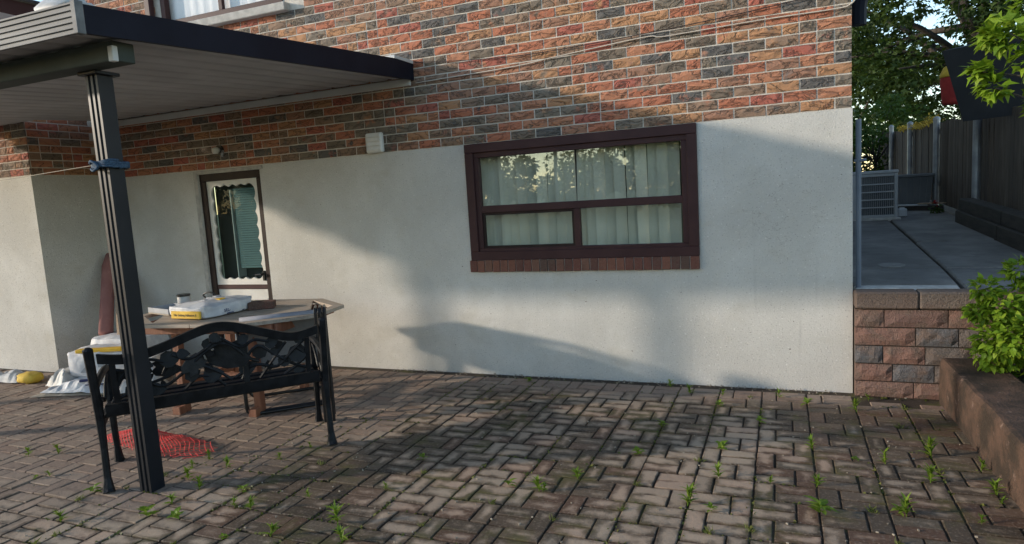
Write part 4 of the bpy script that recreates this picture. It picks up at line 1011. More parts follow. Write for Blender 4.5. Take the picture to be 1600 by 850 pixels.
part('folded_seat', MB().bbox(0.022, 0.158, 0.008, 0.052, 0.20, 0.80, 0.008), 'tube', fc)

# ================================================================== CORNER PILE
def place(o, label, cat, group=None): return tag(o, label, cat, group)
s1 = root('cement_sack', 'white printed sack standing lowest in the corner pile of building supplies', 'sack', (-5.92, -0.93, 0.10), R(22))
part('sack_body', box_sack(0.52, 0.30, 0.24, 4, 0.03), 'paper', s1, None, True)
for x, z, w_, h_ in ((-.08, .13, .10, .045), (-.12, .07, .06, .05), (.05, .12, .05, .06), (.1, .05, .1, .03), (-0.02, .19, .16, .02)):
    part('printed_patch', MB().box(x - w_ / 2, x + w_ / 2, -0.170, -0.155, z - h_ / 2, z + h_ / 2), 'grey_ink', s1)
part('yellow_band', MB().bbox(-0.17, 0.26, -0.172, -0.10, 0.228, 0.262, 0.006), 'yellow', s1)
s2 = root('cement_sack', 'white sack lying behind the yellow edged sack against the wall corner', 'sack', (-6.20, -0.46, 0.0), R(8))
part('sack_body', box_sack(0.60, 0.42, 0.36, 9, 0.035), 'paper', s2, None, True)
part('yellow_band', MB().bbox(-0.05, 0.306, -0.222, -0.21, 0.27, 0.31, 0.003), 'yellow', s2)
s3 = root('carton', 'small white carton with yellow edge below the bench armrest', 'box', (-5.35, -0.98, 0.14), R(25))
part('body', MB().bbox(-0.13, 0.13, -0.10, 0.10, 0, 0.15, 0.012), 'paper', s3)
part('yellow_edge', MB().bbox(-0.125, -0.105, -0.1035, -0.10, 0.01, 0.14, 0.001), 'yellow', s3)
def crumple(name, w, l, seed, amp, mat, nx=22, ny=18, thick=0.003):
    g = MB()
    for lay in (0, 1):
        for j in range(ny + 1):
            for i in range(nx + 1):
                u_, v_ = 2 * i / nx - 1, 2 * j / ny - 1
                rr_ = 1 + 0.16 * noise.noise(Vector((math.atan2(v_, u_) * 1.3, seed * 3.7, 0)))
                x, y = u_ * w / 2 * rr_, v_ * l / 2 * rr_
                z = amp * (0.5 + 0.9 * abs(noise.noise(Vector((x * 6, y * 6, seed)))) + 0.4 * noise.noise(Vector((x * 15, y * 15, seed + 3)))) * (1 - max(abs(u_), abs(v_)) ** 4 * 0.85)
                g.v.append((x, y, max(z, 0) + 0.002 + (0 if lay else thick)))
    K = (nx + 1) * (ny + 1); q = lambda i, j: j * (nx + 1) + i
    for j in range(ny):
        for i in range(nx):
            g.f.append((q(i, j), q(i + 1, j), q(i + 1, j + 1), q(i, j + 1))); g.f.append((K + q(i, j), K + q(i, j + 1), K + q(i + 1, j + 1), K + q(i + 1, j))); g.mi += [0, 0]
    return g.mesh(name, mat)
place(link('paper_stack', crumple('paper_stack', 0.85, 0.55, 1, 0.05, 'tan_paper'), None, (-5.86, -1.08, 0.0), (0, 0, R(18))), 'tan packing paper spread flat under the corner pile', 'paper')
place(link('plastic_sheet', crumple('plastic_sheet', 0.66, 0.40, 2, 0.10, 'paper'), None, (-5.86, -1.16, 0.02), (0, 0, R(12))), 'grey white folded plastic sheeting in front of the printed sack', 'plastic sheet')
place(link('plastic_sheet', crumple('plastic_sheet', 0.36, 0.30, 5, 0.22, 'film'), None, (-6.24, -1.08, 0.0), (0, 0, R(-10))), 'crumpled clear plastic sheet left of the printed sack', 'plastic sheet')
place(link('plastic_sheet', crumple('plastic_sheet', 0.40, 0.30, 8, 0.13, 'film'), None, (-5.30, -1.05, 0.0), (0, 0, R(30))), 'crumpled white wrapping behind the bench leg', 'plastic sheet')
bt_ = root('box_cutter', 'blue handled cutter lying on the plastic sheeting', 'tool', (-5.70, -1.24, 0.115), R(35))
part('handle', MB().bbox(-0.10, 0.08, -0.016, 0.016, 0, 0.022, 0.006), 'blue_ink', bt_)
part('blade', MB().bbox(0.08, 0.13, -0.008, 0.008, 0.009, 0.012, 0.001), 'galv', bt_)
bk = root('folded_leaflet', 'blue and white folded leaflet on the plastic sheeting', 'leaflet', (-5.62, -1.20, 0.09), R(25))
part('cover', MB().bbox(-0.12, 0.12, -0.06, 0.06, 0, 0.010, 0.002), 'blue_ink', bk); part('pages', MB().bbox(-0.117, 0.117, -0.062, 0.058, 0.0105, 0.017, 0.002), 'paper', bk)
a, b = Vector((-6.45, -0.53, 0.37)), Vector((-6.84, -0.10, 1.14))
g = MB(); g.tube([(0, 0, 0), (b - a) * 0.5, (b - a) * 0.85, b - a + Vector((0.03, 0.01, 0))], [0.068, 0.066, 0.066, 0.06], 16)
o = link('membrane_roll', g.mesh('membrane_roll', 'roll', True), None, a); tag(o, 'dusty red roll leaning in the wall corner on the sacks', 'roll')
pa, pb2 = Vector((-6.165, -0.565, 0.365)), Vector((-6.682, -0.14, 0.985))
pb = root('plank', 'raw wooden plank leaning against the wall behind the post', 'plank', pa)
T = (pb2 - pa).to_track_quat('Z', 'X').to_matrix().to_4x4() @ Matrix.Rotation(R(60), 4, 'Z'); Lp = (pb2 - pa).length
part('board', MB().bbox(-0.045, 0.045, -0.012, 0.012, 0.0, Lp, 0.003, 0, T), 'board', pb)
part('board_end', MB().bbox(-0.044, 0.044, -0.0115, 0.0115, Lp + 0.001, Lp + 0.012, 0.002, 0, T), 'board', pb)
# yellow lump and plastic bag by the wing
o = link('yellow_sponge', blob('yellow_sponge', 0.13, 0.085, 0.05, 'yellow_cloth', 2, amp=0.2), None, (-6.80, -1.10, 0.05)); tag(o, 'yellow sponge lying at the foot of the wing wall', 'sponge')
o = link('plastic_bag', crumple('plastic_bag', 0.40, 0.24, 11, 0.10, 'film'), None, (-7.12, -1.08, 0.0), (0, 0, R(10))); tag(o, 'crumpled grey plastic bag beside the yellow sponge at left edge', 'plastic bag')
# red net
net = MB(); rr = random.Random(5)
def net_h(x, y): return 0.012 + 0.085 * math.exp(-((x + 0.22) / 0.20) ** 2 - (y / 0.16) ** 2) + 0.045 * math.exp(-((x - 0.12) / 0.16) ** 2 - ((y - 0.02) / 0.12) ** 2) + 0.012 * noise.noise(Vector((x * 9, y * 9, 0)))
for fam in (0, 1):
    for k in range(-24, 46):
        pts = []
        for i in range(26):
            t_ = i / 25
            x = -0.42 + 0.84 * t_; y = (k * 0.018 - 0.25) + (t_ - 0.5) * (0.62 if fam else -0.62)
            x2 = x + 0.020 * noise.noise(Vector((x * 6, y * 6, 1.5))); y2 = y + 0.022 * noise.noise(Vector((x * 6, y * 6, 7.5)))
            lim = 0.15 * (1 - (x / 0.46) ** 4) + 0.03 * noise.noise(Vector((x * 7, 3.3 if y > 0 else 8.8, 0)))
            if abs(y) < lim and not (x > 0.16 and k % 2): pts.append((x2, y2, max(net_h(x2, y2) + 0.006 * rr.random(), 0.004)))
            else:
                if len(pts) > 2: net.tube(pts, 0.0021, 3, cap=False)
                pts = []
        if len(pts) > 2: net.tube(pts, 0.0021, 3, cap=False)
o = link('net_sack', net.mesh('net_sack', 'red_net'), None, (-3.86, -2.08, 0.0), (0, 0, R(-2)), (1.18, 1.05, 0.9)); tag(o, 'crumpled red mesh produce sack on the pavers under the bench', 'net')

# ================================================================== RETAINING WALL
rw = root('retaining_wall', 'split-face block retaining wall with caps beside the house corner', 'wall', (0.9, -0.08, 0))
RB = (0.9, -0.08, 0)
part('core', MB().box(XC + 0.008, 2.6, -0.075, 0.045, -0.05, 0.615), 'soil', rw, RB)
rows = [(0.000, 0.108, [0.455, 0.807, 1.05, 1.4]), (0.113, 0.231, [0.455, 0.682, 0.925, 1.2, 1.5]), (0.236, 0.357, [0.455, 0.625, 0.871, 1.13, 1.4]), (0.362, 0.484, [0.455, 0.815, 1.058, 1.36, 1.6]), (0.489, 0.611, [0.455, 0.631, 0.999, 1.24, 1.6])]
for z0, z1, xs in rows:
    for i in range(len(xs) - 1):
        x0, x1 = xs[i] + 0.003, xs[i + 1] - 0.003; g = MB(); n = 6; m = 3
        for jj in range(m + 1):
            for ii in range(n + 1):
                e = ii in (0, n) or jj in (0, m)
                g.v.append((x0 + (x1 - x0) * ii / n - RB[0], -0.098 + (0.010 if e else rnd.uniform(-0.008, 0.001)) - RB[1], z0 + 0.002 + (z1 - z0 - 0.004) * jj / m))
        W = n + 1
        for jj in range(m):
            for ii in range(n): a = jj * W + ii; g.f.append((a, a + 1, a + W + 1, a + W)); g.mi.append(0)
        o_ = len(g.v); loop = list(range(W)) + [W * (j + 1) + n for j in range(m)] + [W * m + i for i in range(n - 1, -1, -1)] + [W * j for j in range(m - 1, 0, -1)]
        for i in loop: x, y, z = g.v[i]; g.v.append((x, -0.03 - RB[1], z))
        for k in range(len(loop)): g.f.append((loop[k], o_ + k, o_ + (k + 1) % len(loop), loop[(k + 1) % len(loop)])); g.mi.append(0)
        link('block', g.mesh('block', 'block'), rw)
for x0, x1 in ((0.455, 0.829), (0.833, 1.24), (1.244, 1.62)):
    g = MB(); g.bbox(x0, x1, -0.118, 0.048, 0.618, 0.732, 0.010); part('cap_stone', g, 'cap', rw, RB, False)

# low concrete garden wall running towards the viewer
gw = root('garden_wall', 'low weathered red-brown concrete garden wall at the right edge of the patio', 'wall', (1.12, -2.3, 0)); GB = (1.12, -2.3, 0)
def gwx(y): return 0.948 + 0.014 * (-y)
g = MB(); n = 40; sec = [(0.0, -0.08), (0.0, 0.27), (0.012, 0.295), (0.03, 0.30), (0.28, 0.302), (0.31, 0.285), (0.31, -0.08)]
for i in range(n + 1):
    y = -0.125 - 6.0 * i / n
    for k, (a, z) in enumerate(sec):
        j = 0.008 * noise.noise(Vector((y * 3, k * 3.1, 0))); g.v.append((gwx(y) + a + j, y, z + (0.5 * j if z > 0 else 0)))
K = len(sec)
for i in range(n):
    for k in range(K - 1): g.f.append((i * K + k, (i + 1) * K + k, (i + 1) * K + k + 1, i * K + k + 1)); g.mi.append(0)
g.f.append(tuple(range(K))[::-1]); g.mi.append(0); g.f = [f[::-1] for f in g.f]
part('wall_body', g, 'garden_wall', gw, GB)

# ================================================================== PLANTS
def leaf_add(g, p, d, up, L, W, bend=0.25, kind=0):
    """pointed leaf: midrib fold, 6 triangles"""
    d = d.normalized(); s = d.cross(up)
    s = s.normalized() if s.length > 1e-4 else d.orthogonal().normalized()
    nrm = s.cross(d)
    c = [p, p + d * L * 0.35 + nrm * L * 0.05, p + d * L * 0.7 - nrm * L * bend * 0.3, p + d * L - nrm * L * bend]
    l = [p + d * L * 0.30 + s * W * 0.5 + nrm * L * 0.10, p + d * L * 0.66 + s * W * 0.36 + nrm * L * (0.05 - bend * 0.3)]
    r_ = [p + d * L * 0.30 - s * W * 0.5 + nrm * L * 0.10, p + d * L * 0.66 - s * W * 0.36 + nrm * L * (0.05 - bend * 0.3)]
    if kind == 1:                                    # lobed (maple-like) leaf
        l[0] = p + d * L * 0.38 + s * W * 0.62 + nrm * L * 0.08; r_[0] = p + d * L * 0.38 - s * W * 0.62 + nrm * L * 0.08
        l[1] = p + d * L * 0.55 + s * W * 0.22; r_[1] = p + d * L * 0.55 - s * W * 0.22
    g.add([c[0], c[1], c[2], c[3], l[0], l[1], r_[0], r_[1]], [(0, 1, 4), (1, 2, 5, 4), (2, 3, 5), (0, 6, 1), (1, 6, 7, 2), (2, 7, 3)])
def rv(rr): 
    while True:
        v = Vector((rr.uniform(-1, 1), rr.uniform(-1, 1), rr.uniform(-1, 1)))
        if 0.05 < v.length < 1: return v
def make_weed(seed, kind):
    rr = random.Random(seed); g = MB()
    if kind == 0:                                    # upright rosette of narrow leaves
        h = rr.uniform(0.03, 0.055); g.tube([(0, 0, -0.01), (rr.uniform(-.006, .006), rr.uniform(-.006, .006), h)], [0.0022, 0.0014], 5)
        for k in range(rr.randint(15, 22)):
            a = k * 2.4 + rr.random(); zz = h * rr.random(); el = rr.uniform(0.6, 2.2) * (0.5 + zz / h)
            leaf_add(g, Vector((0, 0, zz)), Vector((math.cos(a), math.sin(a), el)), Vector((0, 0, 1)), rr.uniform(0.03, 0.058), rr.uniform(0.008, 0.014), rr.uniform(0.1, 0.4))
    elif kind == 1:                                  # broad-leaved sprig
        for k in range(rr.randint(7, 11)):
            a = k * 2.4 + rr.random()
            leaf_add(g, Vector((0, 0, rr.uniform(0, 0.03))), Vector((math.cos(a), math.sin(a), rr.uniform(0.2, 1.0))), Vector((0, 0, 1)), rr.uniform(0.03, 0.05), rr.uniform(0.018, 0.028), 0.3)
    else:                                            # grassy tuft
        for k in range(rr.randint(14, 22)):
            a = rr.random() * 6.28; st_ = Vector((rr.gauss(0, .012), rr.gauss(0, .012), -0.004))
            leaf_add(g, st_, Vector((math.cos(a), math.sin(a), rr.uniform(0.5, 2.4))), Vector((math.cos(a + 1.5), math.sin(a + 1.5), .1)), rr.uniform(0.03, 0.06), rr.uniform(0.004, 0.008), 0.3)
    return g
wmesh = {(k, i): make_weed(300 + 10 * k + i, k).mesh('weed', 'weed' if k < 2 else 'weed_dull') for k in range(3) for i in range(4)}
WEEDS = [(-4.67,-2.40),(-4.44,-2.34),(-4.20,-2.66),(-3.73,-3.10),(-3.46,-3.00),(-3.63,-2.79),(-3.54,-2.71),(-3.52,-2.51),(-3.22,-2.49),(-3.04,-2.83),(-3.06,-2.68),(-2.87,-2.84),(-3.00,-2.50),(-2.80,-2.47),(-3.37,-2.16),(-3.12,-2.29),(-3.41,-2.34),(-3.38,-2.29),(-2.56,-2.68),(-2.01,-2.53),(-1.98,-1.82),(-1.84,-1.99),(-1.35,-2.05),(-2.66,-2.91),(-2.40,-2.89),(-2.25,-2.86),(-1.88,-2.75),(-1.36,-2.27),(-1.66,-2.52),(-2.81,-1.84),(-2.57,-2.04),(-3.24,-3.10),(-3.35,-3.19),(-2.67,-2.68),(-3.48,-2.61),(-4.15,-2.60),(-2.89,-2.04),(-2.34,-2.48),(-1.99,-2.27),(-1.94,-0.17),(-1.18,-1.94),(-1.16,-2.03),(-1.03,-1.83),(-0.78,-1.50),(-0.71,-1.84),(-0.73,-0.99),(-0.80,-0.13),(-0.64,-0.26),(-0.34,-1.27),(-0.32,-1.74),(-0.46,-1.99),(-0.32,-2.00),(-0.31,-2.23),(-0.41,-0.25),(-0.41,-0.47),(-0.22,-0.26),(-0.11,-0.76),(-0.03,-0.22),(0.20,-1.14),(0.16,-1.63),(-0.07,-1.65),(0.08,-1.94),(0.19,-0.35),(0.46,-0.42),(0.53,-0.17),(0.49,-1.21),(0.74,-0.33),(0.76,-1.12),(0.66,-1.47),(0.50,-1.87),(0.47,-1.83),(0.92,-1.24),(0.91,-1.53),(0.91,-1.62),(0.84,-1.32),(-0.70,-2.12),(-0.94,-2.30),(0.37,-1.86),(0.35,-1.33),(0.37,-2.12),(-0.13,-2.16),(-0.43,-1.46),(0.78,-1.81),(0.64,-0.76)]
SMALL = {2, 5, 16, 17, 21, 23, 24, 27, 28, 29, 30, 31, 32, 33, 34, 35, 36, 37, 38, 41, 44, 52, 55, 60, 66, 73, 74, 75, 76, 77, 78, 79, 80, 81, 82, 83, 64}
BIG = {9: 1.5, 61: 1.55, 67: 1.4, 68: 1.3, 19: 1.2, 13: 1.15, 69: 1.4, 40: 1.1, 50: 1.25, 62: 1.2, 63: 1.2}
NAMED = {9: 'tall bright weed in front of the post at the bottom left', 61: 'large bushy weed near the bottom right of the patio', 39: 'flat green weed at the foot of the wall below the window',
         67: 'feathery weed near the garden wall, farthest back of the large ones', 68: 'star shaped weed beside the garden wall', 19: 'bright upright weed at the bottom centre left', 48: 'broad leaved weed in the middle of the right patio'}
for i, (x, y) in enumerate(WEEDS):
    if y < -0.3:                                     # they root in the nearest joint
        jx = X0 + 3 * U * round((x - X0) / (3 * U)); jy = Y0 + 2 * U * round((y - Y0) / (2 * U))
        if abs(jx - x) < abs(jy - y) or x > 0.8: x = jx if jx < 0.93 else x
        else: y = jy
    kd = 2 if i in SMALL and rnd.random() < 0.7 else (1 if rnd.random() < 0.3 or i == 48 else 0)
    s = (0.62 if i in SMALL else 0.95) * rnd.uniform(0.85, 1.15) * BIG.get(i, 1.0)
    if 'flat' in NAMED.get(i, ''): s = 1.0
    o = link('weed', wmesh[(kd, rnd.randrange(4))], None, (x, y, 0.0), (rnd.gauss(0, .1), rnd.gauss(0, .1), rnd.random() * 6.28), (s, s, s * (0.45 if i == 39 else 1.0)))
    if i in NAMED: tag(o, NAMED[i], 'weed', 'weeds in the patio joints')
    else:
        tiny = 'tiny yellowish tuft' if kd == 2 else ('broad-leaved green weed' if kd == 1 else 'spiky green weed')
        if y > -0.5: at = 'at the foot of the stucco wall' if x < 0.1 else 'in front of the block retaining wall'
        elif x > 0.6: at = 'beside the low garden wall'
        elif x > 0.0: at = 'in the dark mossy paving near the garden wall'
        elif x > -1.3: at = 'in the paving below the right half of the window' if y > -1.6 else 'in the foreground paving right of centre'
        elif x > -2.2: at = 'in the middle of the paving below the window' if y > -2.1 else 'at the bottom centre of the paving'
        elif x > -3.0: at = 'between the bench leg and the bottom edge' if y < -2.3 else 'by the right leg of the bench'
        elif y < -2.6: at = 'in front of the canopy post at the bottom left'
        else: at = 'by the red net and the left bench legs' if x > -4.0 else 'on the dry paving left of the bench'
        tag(o, tiny + ' ' + at, 'weed', 'weeds ' + at)
# moss in the joints
g = MB(); rr = random.Random(21)
for k in range(4200):
    if rr.random() < 0.6: x = X0 + 3 * U * rr.randint(-11, 3); y = rr.uniform(-3.3, -0.15)
    else: y = Y0 + 2 * U * rr.randint(-8, 9); x = rr.uniform(-3.6, 0.93)
    if y > -0.06 or x > 0.93: continue
    dens = noise.noise(Vector((x * 1.3, y * 1.3, 4.0))) + (0.25 if x > 0.3 else 0) + (0.12 if y < -2.2 else 0)
    if dens < 0.04: continue
    for q in range(3):
        a = rr.random() * 6.28; p = Vector((x + rr.gauss(0, .008), y + rr.gauss(0, .008), -0.010)); L = rr.uniform(0.008, 0.022)
        d = Vector((math.cos(a), math.sin(a), rr.uniform(0.3, 1.5))).normalized() * L; s_ = Vector((-math.sin(a), math.cos(a), 0)) * L * 0.45
        g.add([p, p + d * .6 + s_, p + d, p + d * .6 - s_], [(0, 1, 2, 3)])
o = link('moss', g.mesh('moss', 'moss')); o['kind'] = 'stuff'; tag(o, 'low moss growing in the joints of the patio pavers', 'moss')
# dry crumbs on the paving
g = MB()
for k in range(760):
    x, y = rr.uniform(-6, 0.9), rr.uniform(-3.4, -0.05)
    if rr.random() < 0.4: y = -abs(rr.gauss(0, 0.05)) - 0.015; x = rr.uniform(-3.3, 0.4)
    L = rr.uniform(0.002, 0.0065); a = rr.random() * 6.28
    T = Matrix.Translation((x, y, 0.004)) @ Matrix.Rotation(a, 4, 'Z'); g.box(-L, L, -L * .5, L * .5, -0.003, L * 0.5, 0, T)
o = link('grit', g.mesh('grit', 'straw')); o['kind'] = 'stuff'; tag(o, 'dry leaf crumbs and grit scattered on the pavers', 'grit')

def bush_leaves(rr, clumps, n, L, W, kind=0, upb=0.5):
    g = MB()
    for k in range(n):
        c, r_ = clumps[rr.randrange(len(clumps))]
        v = rv(rr); v = v.normalized() * (v.length ** 0.45); p = Vector(c) + Vector((v.x * r_, v.y * r_, v.z * r_ * 0.8))
        d = v.normalized() + Vector((rr.gauss(0, .5), rr.gauss(0, .5), rr.gauss(0, .4) - 0.1))
        s = rr.uniform(0.65, 1.25); leaf_add(g, p, d, Vector((rr.gauss(0, .4), rr.gauss(0, .4), 1)), L * s, W * s, rr.uniform(0.05, 0.4), kind)
    return g
def limbs(g, base, top, r0, r1, clumps, rr, nl):
    base, top = Vector(base), Vector(top)
    mid = (base + top) / 2 + Vector((rr.gauss(0, .03), rr.gauss(0, .03), 0)) * (top - base).length
    g.tube(smoothpts([base, mid, top], 4), [r0 + (r1 - r0) * i / 8 for i in range(9)], 8)
    for c, r_ in rr.sample(clumps, min(nl, len(clumps))):
        t_ = rr.uniform(0.45, 1.0); p = base + (top - base) * t_; e = Vector(c); m = (p + e) / 2 + Vector((0, 0, 0.08)) * (e - p).length
        pts = smoothpts([p, m, e], 3); g.tube(pts, [r1 * 0.8 * (1 - 0.85 * i / (len(pts) - 1)) for i in range(len(pts))], 5)
def plant(name, label, cat, base, top, r0, r1, clumps, nleaf, L, W, mat, seed, nl=10, kind=0, group=None):
    rr = random.Random(seed); o = root(name, label, cat, base, 0, group)
    g = MB(); limbs(g, base, top, r0, r1, clumps, rr, nl); part('trunk' if cat == 'tree' else 'stems', g, 'bark', o, base, True)
    part('crown' if cat == 'tree' else 'foliage', bush_leaves(rr, clumps, nleaf, L, W, kind), mat, o, base); return o
def crown(rr, c, rx, ry, rz, n, r0, r1):
    out = []
    for k in range(n):
        v = rv(rr); v = v.normalized() * v.length ** 0.4; out.append(((c[0] + v.x * rx, c[1] + v.y * ry, c[2] + v.z * rz), rr.uniform(r0, r1)))
    return out
# lime-leaved shrub by the retaining wall
rr = random.Random(3)
cl = crown(rr, (1.44, -0.42, 0.62), 0.33, 0.26, 0.32, 34, 0.08, 0.14) + [((1.12, -0.40, 0.80), 0.07), ((1.08, -0.42, 0.66), 0.05), ((1.20, -0.42, 0.38), 0.08), ((1.30, -0.36, 0.90), 0.07)]
plant('shrub', 'bright green leafy shrub beside the block retaining wall', 'shrub', (1.55, -0.40, 0.2), (1.5, -0.42, 0.6), 0.018, 0.009, cl, 4600, 0.050, 0.030, 'leaf_lime', 11, 24)
# small maple whose branches hang in at the top right
rr = random.Random(8)
cl = [((0.74, -2.2, 1.98), .07), ((0.80, -2.2, 2.06), .09), ((0.86, -2.22, 2.35), .09), ((0.90, -2.15, 1.80), .08), ((0.82, -2.2, 1.88), .06), ((0.86, -2.2, 1.72), .05), ((0.69, -2.2, 1.97), .03), ((0.70, -2.2, 1.80), .03), ((0.66, -2.2, 1.86), .02)] + crown(rr, (1.25, -2.2, 2.05), 0.42, 0.35, 0.40, 26, 0.09, 0.16)
plant('young_maple', 'bright young maple with leaves hanging in at the top right corner', 'tree', (1.85, -2.2, 0.3), (1.5, -2.2, 1.7), 0.045, 0.018, cl, 1900, 0.048, 0.038, 'leaf_lime', 12, 20, 1)
# big maple behind the house and its neighbours
rr = random.Random(4)
cl = crown(rr, (5.2, 17.5, 6.6), 4.3, 3.6, 4.3, 95, 0.55, 1.1)
plant('maple_tree', 'large dark maple tree rising behind the fence', 'tree', (5.0, 17.5, 1.3), (5.2, 17.5, 5.5), 0.32, 0.16, cl, 34000, 0.17, 0.13, 'leaf_dark', 13, 26, 1)
cl = crown(rr, (11.5, 16.0, 5.6), 3.6, 3.0, 3.6, 50, 0.5, 1.0)
plant('broadleaf_tree', 'dark green tree half hidden behind the black shed roof', 'tree', (11.5, 16.0, 1.3), (11.5, 16, 4.6), 0.26, 0.12, cl, 12000, 0.19, 0.14, 'leaf_dark', 14, 16)
cl = crown(rr, (1.9, 11.3, 2.15), 0.9, 0.8, 0.95, 34, 0.22, 0.40)
plant('round_bush', 'mid green rounded bush behind the air conditioner', 'bush', (1.9, 11.3, 1.2), (1.9, 11.3, 1.9), 0.05, 0.025, cl, 4600, 0.085, 0.06, 'leaf_mid', 15, 16)
cl = crown(rr, (2.5, 24.0, 4.0), 2.6, 1.5, 2.6, 40, 0.5, 0.9)
plant('background_tree', 'paler tree far behind the maple beyond the house corner', 'tree', (2.5, 24, 1.3), (2.5, 24, 3), 0.2, 0.1, cl, 4200, 0.28, 0.2, 'leaf_mid', 16, 12)
cl = crown(rr, (-8.6, 9.0, 6.4), 1.9, 1.6, 2.0, 30, 0.35, 0.7)
plant('background_tree', 'tree showing above the wing roof at the top left', 'tree', (-9.0, 12.0, 0.0), (-8.6, 9.0, 4.6), 0.25, 0.12, cl, 2600, 0.22, 0.15, 'leaf_mid', 17, 12)
# garden across the yard behind the viewer (seen mirrored in the window)
rr = random.Random(9)
for i, (x, y, h, rx) in enumerate([(-24, -40, 6.2, 4.2), (-17.5, -35, 5.2, 3.0), (-14.5, -44, 4.0, 3.0), (-9.0, -40, 5.2, 2.6), (-5.0, -34, 5.4, 3.0), (0.5, -33, 7.0, 3.4), (-33, -29, 7.5, 4.6), (-38, -40, 7.0, 5.0)]):  # storm door tree is added to keep bright sky out of its glass
    cl = crown(rr, (x, y, h * 0.62), rx, rx * .8, h * 0.45, 34, 0.5, 1.0)
    plant('yard_tree', ['rounded tree mirrored at the left end of the window', 'dense tree mirrored left in the window glass', 'low tree mirrored behind the utility poles', 'bushy tree mirrored right of the poles in the window', 'tree mirrored in the right half of the window', 'tall tree mirrored at the right end of the window', 'added tree that darkens the storm door reflection', 'far tree across the yard on the left'][i], 'tree', (x, y, -0.1), (x, y, h * 0.6), 0.22, 0.1, cl, 5500, 0.30, 0.22, 'leaf_dark' if i % 2 else 'leaf_mid', 30 + i, 10, 0, 'trees across the yard behind the viewer')
rr = random.Random(19)
cl = crown(rr, (-3.6, -15.5, 3.25), 1.5, 1.0, 0.55, 26, 0.22, 0.45)
plant('overhanging_tree', 'tree with open branches mirrored at the top right of the window', 'tree', (-1.0, -16.0, -0.1), (-1.6, -15.8, 3.6), 0.16, 0.08, cl, 1300, 0.16, 0.09, 'leaf_dark', 41, 20)
for x, y, h, lab in ((-10.4, -30, 8, 'plain utility pole mirrored in the middle of the window'), (-12.6, -33, 7.5, 'utility pole with crossarms mirrored left of the middle of the window')):
    o = root('utility_pole', lab, 'pole', (x, y, -0.1), 0, 'utility poles across the yard')
    g = MB(); g.tube([(0, 0, 0), (0, 0, h)], [0.13, 0.09], 10); part('shaft', g, 'pole', o)
    if 'cross' in lab:
        for zz in (h - 0.5, h - 1.2): part('crossarm', MB().bbox(-0.9, 0.9, -0.05, 0.05, zz, zz + 0.1, 0.01), 'pole', o)

# ================================================================== SIDE YARD
FX = 2.12
fence = root('wooden_fence', 'dark weathered board fence with galvanised posts along the side path', 'fence', (FX, 1.2, 0.75)); FB = (FX, 1.2, 0.75)
def ftop(y): return terr(y) + 1.26 - 0.012 * y
y = 0.6; bcache = [MB().bbox(-0.011, 0.011, -0.066, 0.066, 0.0, 1.0, 0.003).mesh('fence_board', 'fence') for _ in range(2)]
k = 0
while y < 13.5:
    z0 = terr(y) + 0.02; z1 = ftop(y) + rnd.gauss(0, 0.012)
    link('fence_board', bcache[k % 2], fence, (0.03 + rnd.gauss(0, .003), y - FB[1], z0 - FB[2]), (rnd.gauss(0, .008), 0, rnd.gauss(0, .03)), (1, 1, z1 - z0)); y += 0.142; k += 1
for zo in (0.28, 1.02):
    g = MB(); g.add([(FX + 0.045, 0.5, terr(.5) + zo), (FX + 0.085, 0.5, terr(.5) + zo), (FX + 0.085, 13.6, terr(13.6) + zo), (FX + 0.045, 13.6, terr(13.6) + zo),
                     (FX + 0.045, 0.5, terr(.5) + zo + .08), (FX + 0.085, 0.5, terr(.5) + zo + .08), (FX + 0.085, 13.6, terr(13.6) + zo + .08), (FX + 0.045, 13.6, terr(13.6) + zo + .08)],
                    [(0, 3, 2, 1), (4, 5, 6, 7), (0, 1, 5, 4), (1, 2, 6, 5), (2, 3, 7, 6), (3, 0, 4, 7)]); part('rail', g, 'fence', fence, FB)
for py in (1.75, 3.97, 6.1, 8.2, 10.3, 12.2):
    g = MB(); z0 = terr(py); g.tube([(FX - 0.055, py, z0), (FX - 0.055, py, z0 + 1.22), ], 0.044, 12); g.tube([(FX - 0.055, py, z0 + 1.221), (FX - 0.055, py, z0 + 1.25), (FX - 0.055, py, z0 + 1.27)], [0.050, 0.044, 0.014], 12)
    part('post', g, 'galv', fence, FB, False)
# yellow flowering creeper on the fence top
g = MB(); rr = random.Random(31)
for k in range(520):
    yy = rr.uniform(6.3, 9.4); p = Vector((FX - 0.02 + rr.gauss(0, .04), yy, ftop(yy) + 0.02 + rr.gauss(0, .025) + (0.05 if yy < 6.9 else 0)))
    leaf_add(g, p, rv(rr), Vector((0, 0, 1)), rr.uniform(.03, .06), rr.uniform(.02, .04))
o = link('yellow_creeper', g.mesh('yellow_creeper', 'yellow_cloth')); tag(o, 'strip of yellow blossoms draped along the fence top', 'creeper')
# timber edging in front of the fence
te = root('timber_edging', 'dark sleeper edging below the fence on the right of the path', 'edging', (1.95, 2.0, terr(2.0)))
for a_, b_ in ((0.9, 2.3), (2.31, 3.9)):
    ym = (a_ + b_) / 2; sl_ = math.atan(SL)
    T = Matrix.Translation((0, ym - 2.0, terr(ym) - terr(2.0))) @ Matrix.Rotation(sl_, 4, 'X')
    part('sleeper', MB().bbox(-0.10, 0.05, -(b_ - a_) / 2, (b_ - a_) / 2, -0.02, 0.14, 0.008, 0, T), 'dark_wood', te)
    T2 = T @ Matrix.Translation((0.03, 0, 0.142)); part('sleeper', MB().bbox(-0.10, 0.05, -(b_ - a_) / 2, (b_ - a_) / 2, 0.0, 0.13, 0.008, 0, T2), 'dark_wood', te)
